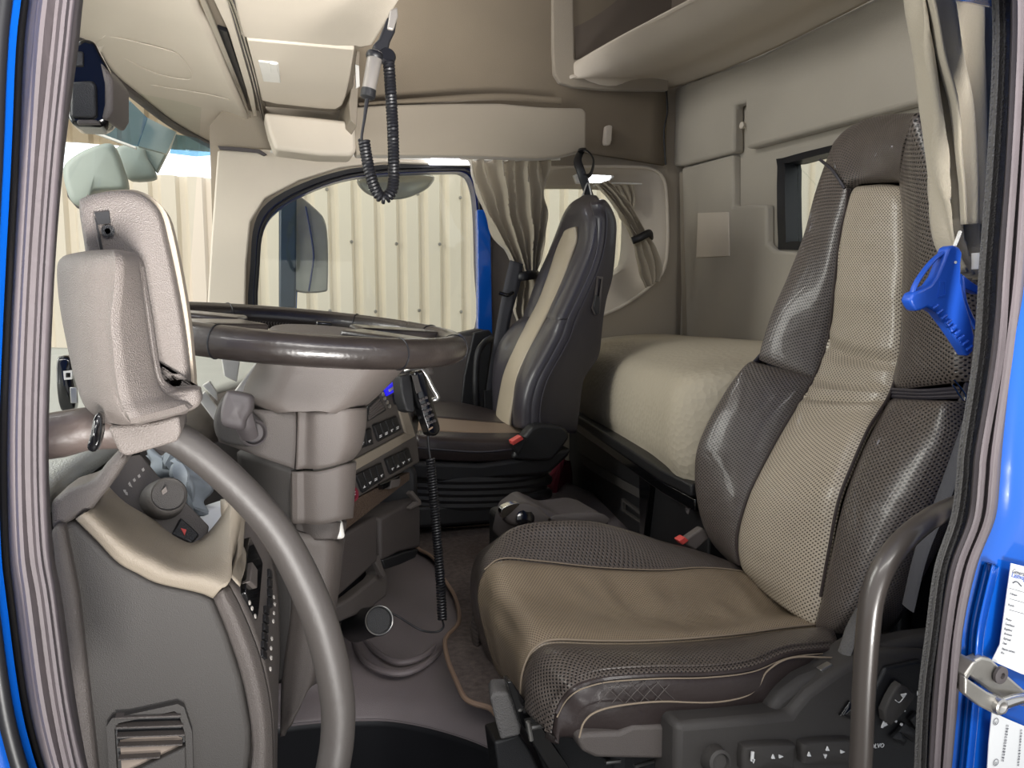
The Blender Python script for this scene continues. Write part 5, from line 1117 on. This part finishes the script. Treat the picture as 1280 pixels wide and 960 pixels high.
rb = patch('red_bag', [[P(694, 584, 2.52), P(702, 574, 2.47), P(712, 576, 2.52)], [P(684, 600, 2.47), P(698, 596, 2.37), P(714, 600, 2.52)], [P(676, 625, 2.42), P(694, 622, 2.32), P(712, 622, 2.47)], [P(674, 640, 2.42), P(690, 642, 2.34), P(706, 642, 2.47)]], 'red_cloth', None, nu=6, nv=6, thick=.02, disp=lambda s, t: .006 * math.sin(13 * s + 4 * t))
tag(rb, 'dark red bag stuffed between the passenger seat and the bunk', 'bag')
# ================================================================== DOOR LINING (passenger side)
dp = prism('door_1', [P(u, v, 2.585) for u, v in [(400, 425), (440, 432), (540, 428), (560, 420), (600, 411), (614, 414), (606, 500), (600, 520), (540, 520), (400, 520)]], (0, .07, 0), 'dark_panel', None, bevel=.01, kind='structure')
prism('door_pillar', [P(u, v, 2.56) for u, v in [(592, 416), (612, 412), (617, 420), (604, 520), (575, 520), (580, 470)]], (0, .03, 0), 'black_plastic', dp, bevel=.006)
tube('door_handle', [P(614, 423, 2.50), P(606, 428, 2.46), P(598, 440, 2.44), P(595, 462, 2.44), P(595, 490, 2.44), P(597, 515, 2.46)], .012, 'black_plastic', dp, n=6, label='black grab bar')
prism('door_panel', [P(u, v, 2.57) for u, v in [(545, 428), (575, 420), (592, 420), (584, 462), (577, 505), (520, 505)]], (0, .02, 0), 'grey_plastic', dp, bevel=.004)
# ================================================================== FLOOR MAT
def F_(l, z): return [PZ(u, v, z) for u, v in l]
mo = [(518, 672), (527, 664), (600, 660), (680, 655), (760, 690), (820, 800), (760, 900), (640, 905), (612, 890), (592, 884), (580, 876), (570, 855), (560, 830), (556, 808), (560, 798), (572, 785), (574, 770), (568, 748), (560, 735), (552, 722), (548, 708), (536, 696), (522, 688)]
m_ = sm(F_(mo, TZ + .012), 4)
fm = prism('floor_mat', m_, (0, 0, .006), 'floor_mat', None, bevel=.002)
tag(fm, 'dark brown carpet mat with tan edging on the raised cab floor', 'mat')
tube('mat_edging', [q + Vector((0, 0, .007)) for q in m_], .0045, 'piping', fm, n=0, closed=True, res=8, label='tan stitched edging')
# ================================================================== HANDSET
ph = empty('telephone_handset', P(522, 500, 1.28), 'black telephone handset with keypad hanging on its cradle by the switch fascia', 'telephone')
yp = 1.27
HP = plane(P(525, 500, yp), (.35, -.92, .12)); hn = HP.n
def HQ(l, off=0): return [HP(u, v, off) for u, v in l]
puff('handset_body', HQ([(512, 467), (517, 464), (523, 465), (529, 485), (536, 510), (543, 534), (542, 541), (537, 545), (530, 543), (527, 536), (519, 512), (514, 490)], -.012), hn, 'black_gloss', ph, t=.02, r=.006, n=3)
prism('handset_screen', HQ([(515, 469), (522, 469), (527, 489), (521, 492)], .0125), -hn * .002, 'dark_panel', ph, bevel=.0005)
for r_ in range(5):
    for c_ in range(3):
        u = 525 + r_ * 2.6 + c_ * 3.6; v = 500 + r_ * 7.2 - c_ * 1.6
        puff('handset_key', HQ([(u - 1.3, v - 1), (u + 1.2, v - 1.8), (u + 1.8, v + 1.6), (u - .7, v + 2.4)], .0115), hn, 'dark_rubber', ph, t=.002, r=.0008, n=0, seg=2)
prism('handset_marking', HQ([(536, 536), (541, 533), (541.5, 535), (536.5, 538)], .0125), -hn * .001, 'piping', ph, bevel=0)
prism('cradle', HQ([(500, 470), (512, 466), (516, 480), (519, 512), (517, 516), (508, 514), (503, 496)], -.006), -hn * .03, 'black_plastic', ph, bevel=.005)
hl = tube('bracket_loop', [P(507, 464, 1.35), P(516, 461, 1.34), P(526, 462, 1.33), P(533, 470, 1.33), P(540, 484, 1.33), P(547, 497, 1.33), P(541, 500, 1.33), P(536, 500, 1.34)], .005, 'steel', None, n=4)
tag(hl, 'grey metal cup bracket loop behind the telephone handset', 'bracket')
prism('bracket_plate', [P(u, v, 1.35) for u, v in [(526, 475), (533, 474), (536, 483), (534, 492), (543, 495), (536, 498), (528, 492)]], (0, .02, 0), 'grey_plastic_light', hl, bevel=.003)
hc = coil('coiled_cord', [P(538, 574, 1.25), P(541, 610, 1.24), P(546, 670, 1.22), P(550, 720, 1.20), P(553, 775, 1.18)], .0068, .0022, 58, 'black_rubber', None)
tag(hc, 'black coiled cord hanging straight down from the telephone handset', 'cord')
tube('cord_lead', [P(535, 545, 1.26), P(536, 560, 1.255), P(538, 574, 1.25)], .0022, 'black_rubber', hc)
tube('cord_lead', [P(553, 775, 1.18), P(554, 784, 1.18), P(545, 790, 1.18), P(525, 787, 1.18), P(500, 772, 1.2), P(482, 762, 1.21)], .0018, 'black_rubber', hc)
# dark cylinder (hose end) under the dash
hz_ = tube('round_duct', [P(446, 782, 1.33), P(458, 779, 1.24), P(472, 776, 1.18)], [.030, .027, .024], 'black_plastic', None, n=3, res=24)
tag(hz_, 'short black cylinder with a bright rim under the pocket of the dashboard', 'cylinder')
c0 = P(473.5, 775.5, 1.17); dd = (P(472, 776, 1.18) - P(458, 779, 1.24)).normalized()
lathe('duct_rim', c0, dd, [(.024, -.002), (.0255, 0), (.024, .003), (.021, .002), (.021, -.004), (0, -.006)], 'black_plastic', hz_)
uu = dd.cross(Vector((0, 0, 1))).normalized(); ww = dd.cross(uu)
tube('duct_ring', [c0 + dd * .003 + uu * .0235 * math.cos(t) + ww * .0235 * math.sin(t) for t in np.linspace(0, 6.2832, 33)[:-1]], .0011, 'steel', hz_, n=0, closed=True, res=6)
# rubber boot folds over the pedals
for k, pts in enumerate(([(455, 800), (475, 818), (500, 828), (530, 820), (550, 800)], [(440, 800), (460, 830), (500, 842), (535, 828), (556, 805)])):
    o = tube('trim_20', [PZ(u, v, -.69 + .0 * k) for u, v in pts], .006, 'floor_rubber', None, n=6, res=8, kind='structure')
# gear selector and centre unit by the driver's seat
gs = empty('gear_selector', PZ(660, 660, -.6), 'silver and black gear selector knob poking up beyond the driver seat', 'gear selector')
yg = 1.5
prism('selector_base', [P(u, v, 1.40) for u, v in [(650, 648), (672, 632), (690, 640), (700, 646), (740, 641), (758, 645), (765, 660), (740, 690), (640, 690)]], (0, .15, 0), 'dark_rubber', gs, bevel=.012)
puff('selector_knob', [P(u, v, 1.42) for u, v in [(626, 636), (636, 630), (652, 628), (668, 632), (678, 640), (686, 650), (672, 658), (640, 657), (627, 648)]], (-.2, -1, .3), 'grey_plastic', gs, t=.03, r=.014, n=4)
prism('knob_cap', [P(u, v, 1.385) for u, v in [(627, 637), (637, 631), (650, 629), (646, 634), (634, 645), (628, 648)]], (0, .02, 0), 'chrome', gs, bevel=.004, closed_curve=3, label='bright silver cap')
lathe('knob_button', P(656, 648, 1.39), (.1, -1, .3), [(.021, 0), (.021, .004), (.018, .006), (0, .006)], 'black_gloss', gs)
puff('selector_tray', [P(u, v, 1.39) for u, v in [(686, 648), (700, 643), (730, 641), (752, 643), (760, 652), (740, 660), (700, 658)]], (0, -1, .4), 'grey_plastic', gs, t=.01, r=.004, n=3)
box('selector_housing', (.52, 1.43, Z(TZ) + .004), (.74, 1.60, Z(-.47)), 'black_plastic', gs, bevel=.015)
# ================================================================== ICE SCRAPER
isx = empty('ice_scraper', P(1190, 350, .60), 'blue plastic ice scraper hanging from a white cord in front of the curtain', 'ice scraper')
ys = .598
prism('scraper_body', [P(u, v, ys) for u, v in [(1186, 309), (1192, 306), (1200, 309), (1204, 316), (1202, 330), (1202, 352), (1206, 372), (1214, 398), (1219, 420), (1217, 440), (1210, 446), (1200, 430), (1185, 408), (1172, 391), (1160, 384), (1152, 388), (1146, 389), (1141, 382), (1138, 375), (1142, 366), (1152, 362), (1164, 356), (1172, 345), (1180, 326)]], (0, .014, 0), 'scraper_blue', isx, bevel=.003)
tube('scraper_bow', [P(1188, 311, ys + .006), P(1170, 322, ys + .006), P(1154, 340, ys + .006), P(1143, 358, ys + .006), P(1139, 374, ys + .006)], .0034, 'scraper_blue', isx, n=5, res=8, rz=.7)
for k in range(9):
    u, v = 1166 + k * 5.3, 386 + k * 6.4
    tube('grip_rib', [P(u, v, ys - .002), P(u + 7, v - 5, ys - .003)], .0016, 'scraper_blue', isx, n=1, res=6)
prism('scraper_blade', [P(u, v, ys + .01) for u, v in [(1199, 340), (1212, 350), (1224, 358), (1224, 368), (1206, 360), (1200, 356)]], (0, .01, 0), 'scraper_blue', isx, bevel=.001)
tube('scraper_edge', [P(1202, 345, ys + .012), P(1206, 378, ys + .012), P(1220, 410, ys + .012)], .003, 'scraper_blue', isx, n=4, res=6)
ring('raised_mark', [P(u, v, ys - .001) for u, v in [(1175, 352), (1183, 351), (1183, 370), (1173, 372)]], [P(u, v, ys - .001) for u, v in [(1176.5, 354), (1181.5, 353), (1181.5, 368), (1175, 370)]], (0, .002, 0), 'scraper_blue', isx)
tube('hanging_cord', [P(1193, 308, ys + .004), P(1197, 298, ys + .004), P(1200, 290, ys + .008)], .002, 'white_plastic', isx, n=3, label='white hanging cord')
lathe('rivet', P(1194, 328, ys - .001), (0, -1, 0), [(.0016, 0), (.0016, .001), (0, .001)], 'white_plastic', isx, res=10)
# ================================================================== STRIKER, LABELS
st = empty('door_striker', P(1240, 855, .52), 'zinc door lock striker bracket with a round pin on the blue bodywork', 'striker')
prism('striker_plate', [P(u, v, .512) for u, v in [(1208, 842), (1218, 826), (1228, 821), (1240, 824), (1262, 846), (1290, 870), (1290, 886), (1262, 880), (1240, 866)]], (0, .012, 0), 'zinc', st, bevel=.003)
prism('striker_arm', [P(u, v, .49) for u, v in [(1207, 846), (1212, 850), (1236, 866), (1258, 876), (1262, 886), (1258, 893), (1248, 895), (1226, 884), (1206, 868)]], (0, .008, 0), 'zinc', st, bevel=.002)
prism('striker_arm', [P(u, v, .50) for u, v in [(1206, 844), (1217, 828), (1222, 826), (1222, 832), (1210, 850), (1207, 868)]], (0, .02, 0), 'zinc', st, bevel=.003)
lathe('striker_bolt', P(1249, 843, .510), (0, -1, 0), [(.0095, 0), (.0095, .003), (.006, .004), (.0035, .004), (.003, .001), (0, .001)], 'dark_rubber', st, res=20)
lathe('striker_pin', P(1249, 882, .488), (0, -1, 0), [(.0085, -.008), (.0085, .003), (.006, .004), (.003, .003), (0, .002)], 'steel', st, res=20)
tube('striker_pin', [P(1250, 881, .493), P(1268, 875, .50), P(1285, 872, .51)], .006, 'chrome', st, n=3)
def paper(name, pts, y, label, kind_):
    o = prism(name, [P(u, v, y) for u, v in pts], (0, .0008, 0), 'paper', None, bevel=0, smooth=False)
    tag(o, label, kind_); return o
YL = .519
p1 = paper('inspection_sheet', [(1264, 704), (1300, 713), (1300, 850), (1276, 842), (1240, 826), (1250, 806)], YL, 'printed white inspection sheet stuck on the blue body above the striker', 'label')
def line(parent, u0, v0, u1, v1, w_, m='ink', y=YL):
    prism('print_line', [P(u0, v0, y - .0006), P(u1, v1, y - .0006), P(u1, v1 + w_, y - .0006), P(u0, v0 + w_, y - .0006)], (0, .0004, 0), m, parent, bevel=0, smooth=False)
def word(parent, s, u, v, h, m='ink', y=YL, slope=.28):
    a = P(u, v, y - .0008); b = P(u + 20, v + 20 * slope, y - .0008)
    sz = (P(u, v, y) - P(u, v + h, y)).length * 1.25
    text('printed_text', s, m, parent, a, b - a, (0, 0, 1), sz, thick=.0001)
word(p1, 'General', 1265, 716, 6, 'ink'); word(p1, 'Lastvogn', 1264, 721, 7, 'ink_blue')
tube('print_logo', [P(1266, 729, YL - .001), P(1271, 727, YL - .001), P(1277, 733, YL - .001)], .0006, 'ink', p1, n=3, res=5)
for k, (s, u, v) in enumerate((('Adresse', 1262, 743), ('Kunde', 1260, 757), ('Motor', 1257, 775), ('Gearkasse', 1256, 781), ('Bagaksel', 1255, 787), ('Bremser', 1255, 793), ('Styretøj', 1254, 799), ('Dæk', 1253, 805), ('Næste service', 1252, 812), ('Km', 1251, 817))):
    word(p1, s, u, v, 3.4)
for v in (735, 748, 762): line(p1, 1262, v, 1290, v + 8, .5)
p2 = paper('data_plate', [(1240, 890), (1262, 900), (1300, 916), (1300, 1000), (1232, 1000), (1236, 930)], YL, 'white data plate with columns of small figures below the striker', 'label')
for k in range(13):
    word(p2, '1' + str(11 + (k * 37) % 88), 1257 - k * .5, 908 + k * 3.6, 2.8)
    word(p2, str(21 + (k * 53) % 77), 1275 - k * .3, 914 + k * 3.6, 2.8)
for v in (902, 953):
    c = P(1245, v, YL - .001); tube('print_ring', [c + Vector((.0038 * math.cos(t), 0, .0038 * math.sin(t))) for t in np.linspace(0, 6.28, 17)[:-1]], .0003, 'ink', p2, n=0, closed=True, res=5); word(p2, 'CJ' if v > 930 else 'LJ', 1243, v + 2, 3)
# ================================================================== OUTSIDE: mirrors, visor
mr = empty('side_mirror', P(385, 300, 3.0), 'tall wing mirror with dark arm outside the passenger window', 'mirror', None)
prism('mirror_housing', [P(u, v, 2.92) for u, v in [(366, 246), (374, 244), (396, 262), (406, 275), (410, 300), (410, 355), (405, 365), (372, 365), (366, 350), (364, 300)]], (0, .05, 0), mat('mirror_clear', 'aaa59c', rough=.14, metal=.45, vary=.2, vscale=12), mr, bevel=.01, bseg=3, closed_curve=3)
prism('mirror_arm', [P(u, v, 2.90) for u, v in [(349, 258), (368, 244), (371, 250), (370, 385), (349, 385)]], (0, .06, 0), mat('arm_dark', '2b3947', rough=.35, vary=.2, vscale=14), mr, bevel=.008, label='dark mounting arm')
prism('mirror_arm', [P(u, v, 2.94) for u, v in [(364, 360), (372, 362), (371, 390), (364, 390)]], (0, .04, 0), 'blue_paint', mr, bevel=.004)
for k in range(4): prism('lamp_reflection_strip', [P(384 + k * 8, 300 - k * 7, 2.915)] * 3, (0, 0.001, 0), 'white_plastic', mr, bevel=0) if False else None
tube('mirror_crease', [P(382, 258, 2.915), P(388, 290, 2.915), P(392, 320, 2.915), P(389, 345, 2.915), P(386, 364, 2.915)], .0035, 'blue_dark', mr, n=5, label='dark seam')
ms = empty('kerb_mirror', P(495, 235, 2.9), 'shallow curved kerb mirror above the passenger window', 'mirror')
puff('mirror_bowl', [P(u, v, 2.86) for u, v in [(446, 224), (470, 218), (500, 216), (540, 219), (537, 232), (522, 242), (500, 249), (475, 248), (455, 240)]], (0, -1, -.2), 'mirror_clear', ms, t=.03, r=.02, n=4)
prism('mirror_mount', [P(u, v, 2.87) for u, v in [(470, 200), (520, 200), (515, 222), (475, 222)]], (0, .05, 0), 'grey_plastic', ms, bevel=.006)
fm_ = empty('front_mirror', P(130, 220, 2.9), 'pair of pale green-grey mirror backs seen through the windscreen', 'mirror')
puff('mirror_back', [P(u, v, 2.85) for u, v in [(82, 214), (96, 198), (120, 186), (140, 182), (148, 190), (156, 212), (162, 236), (150, 240), (122, 242), (112, 258), (98, 258), (88, 245)]], (0, -1, 0), 'mirror_shell', fm_, t=.06, r=.025, dome=.006, n=3)
prism('mirror_rim', [P(u, v, 2.87) for u, v in [(80, 214), (84, 214), (100, 256), (114, 256), (110, 261), (96, 260), (84, 246)]], (0, .03, 0), 'dark_rubber', fm_, bevel=.003)
puff('mirror_back', [P(u, v, 3.0) for u, v in [(146, 188), (166, 183), (180, 186), (186, 200), (196, 218), (193, 226), (165, 227), (154, 214)]], (0, -1, 0), 'mirror_shell', fm_, t=.05, r=.02, dome=.004, n=3)
prism('mirror_arm', [P(u, v, 2.98) for u, v in [(176, 186), (214, 165), (220, 168), (204, 200), (196, 216), (188, 206)]], (0, .04, 0), 'mirror_shell', fm_, bevel=.006)
vs = empty('sun_visor', P(200, 140, 2.75), 'translucent blue exterior sun visor beyond the windscreen top', 'visor')
prism('visor_blade', [P(u, v, 2.72) for u, v in [(100, 100), (140, 104), (184, 147), (172, 182), (150, 178), (100, 158)]], (0, .012, 0), 'glass_blue', vs, bevel=0)
prism('visor_blade', [P(u, v, 2.75) for u, v in [(220, 168), (245, 172), (272, 186), (272, 193), (245, 195), (212, 191)]], (0, .012, 0), 'glass_blue', vs, bevel=0)
prism('visor_rim', [P(u, v, 2.70) for u, v in [(100, 157), (170, 183), (170, 186), (100, 160)]], (0, .02, 0), 'white_plastic', vs, bevel=.002)
prism('visor_bracket', [P(u, v, 2.8) for u, v in [(180, 145), (220, 165), (208, 192), (172, 182)]], (0, .03, 0), mat('visor_tint', '7c8884', rough=.3, vary=.1), vs, bevel=0)
# black connector box on the dash near the windscreen pillar
bx = empty('connector_box', P(85, 480, 1.0), 'small black and silver device at the windscreen corner behind the pod', 'device')
puff('device_body', [P(u, v, 1.0) for u, v in [(75, 450), (80, 444), (92, 446), (94, 470), (98, 500), (94, 514), (80, 510), (75, 480)]], (0, -1, 0), 'black_gloss', bx, t=.02, r=.006, n=3)
ring('device_port', [P(u, v, .975) for u, v in [(79, 464), (90, 463), (90, 474), (80, 475)]], [P(u, v, .975) for u, v in [(82, 466), (88, 466), (88, 472), (82, 472)]], (0, .006, 0), 'white_plastic', bx)
prism('device_plate', [P(u, v, .975) for u, v in [(87, 484), (96, 484), (97, 504), (88, 504)]], (0, .004, 0), 'steel', bx, bevel=.001)

lk = empty('storage_locker', (1.45, .85, Z(-.97)), 'black storage locker behind the driver seat at the door pillar', 'locker')
box('locker_body', (1.30, .60, Z(-.97)), (1.70, 1.10, Z(-.10)), 'black_rubber', lk, bevel=.02)
box('locker_lid', (1.285, .60, Z(-.62)), (1.30, 1.08, Z(-.14)), 'black_plastic', lk, bevel=.006)
wb = tube('seat_belt', [P(1215, 520, .72), P(1180, 620, .72), P(1152, 690, .73), P(1135, 760, .75)], .011, 'belt_web', None, n=6, rz=.2)
tag(wb, 'dark seat belt strap behind the right grab handle and driver seat', 'seat belt')
# ================================================================== LIGHT
w = bpy.data.worlds.new('world'); S.world = w; w.use_nodes = True
bg = w.node_tree.nodes['Background']; bg.inputs['Color'].default_value = (.93, .96, 1, 1); bg.inputs['Strength'].default_value = .85
def area(name, loc, tgt, sx, sy, power, col=(1, .97, .93)):
    l = bpy.data.lights.new(name, 'AREA'); l.shape = 'RECTANGLE'; l.size = sx; l.size_y = sy; l.energy = power; l.color = col
    o = bpy.data.objects.new(name, l); COL.objects.link(o); o.location = loc
    o.rotation_euler = (Vector(tgt) - Vector(loc)).to_track_quat('-Z', 'Y').to_euler(); return o
area('garage_tube_light', (-.9, -1.6, 4.3), (.5, 1.5, 2.0), 3.2, .5, 60)
area('garage_tube_light', (1.5, -2.4, 4.4), (.8, 1.5, 2.0), 3.2, .5, 60)
area('garage_tube_light', (-2.4, 2.0, 4.5), (.2, 1.5, 2.0), .12, 3.2, 35)
area('garage_wall_light', (-2.0, 3.3, 4.9), (-1.2, 4.75, 2.4), 4, .15, 18)
area('garage_wall_light', (2.2, 3.3, 4.9), (1.5, 4.75, 2.4), 4, .15, 18)
area('garage_front_tube_light', (-2.6, 1.2, 3.2), (.6, 1.3, 1.9), .9, 2.6, 90)
wl_ = area('added_ceiling_fill', (.3, -1.2, 1.5), (.2, 1.7, 3.5), 1.0, .5, 22); wl_.data.spread = math.radians(48)  # unseen fill added low outside the door, aimed up to brighten the cab ceiling
S.view_settings.exposure = 0.14
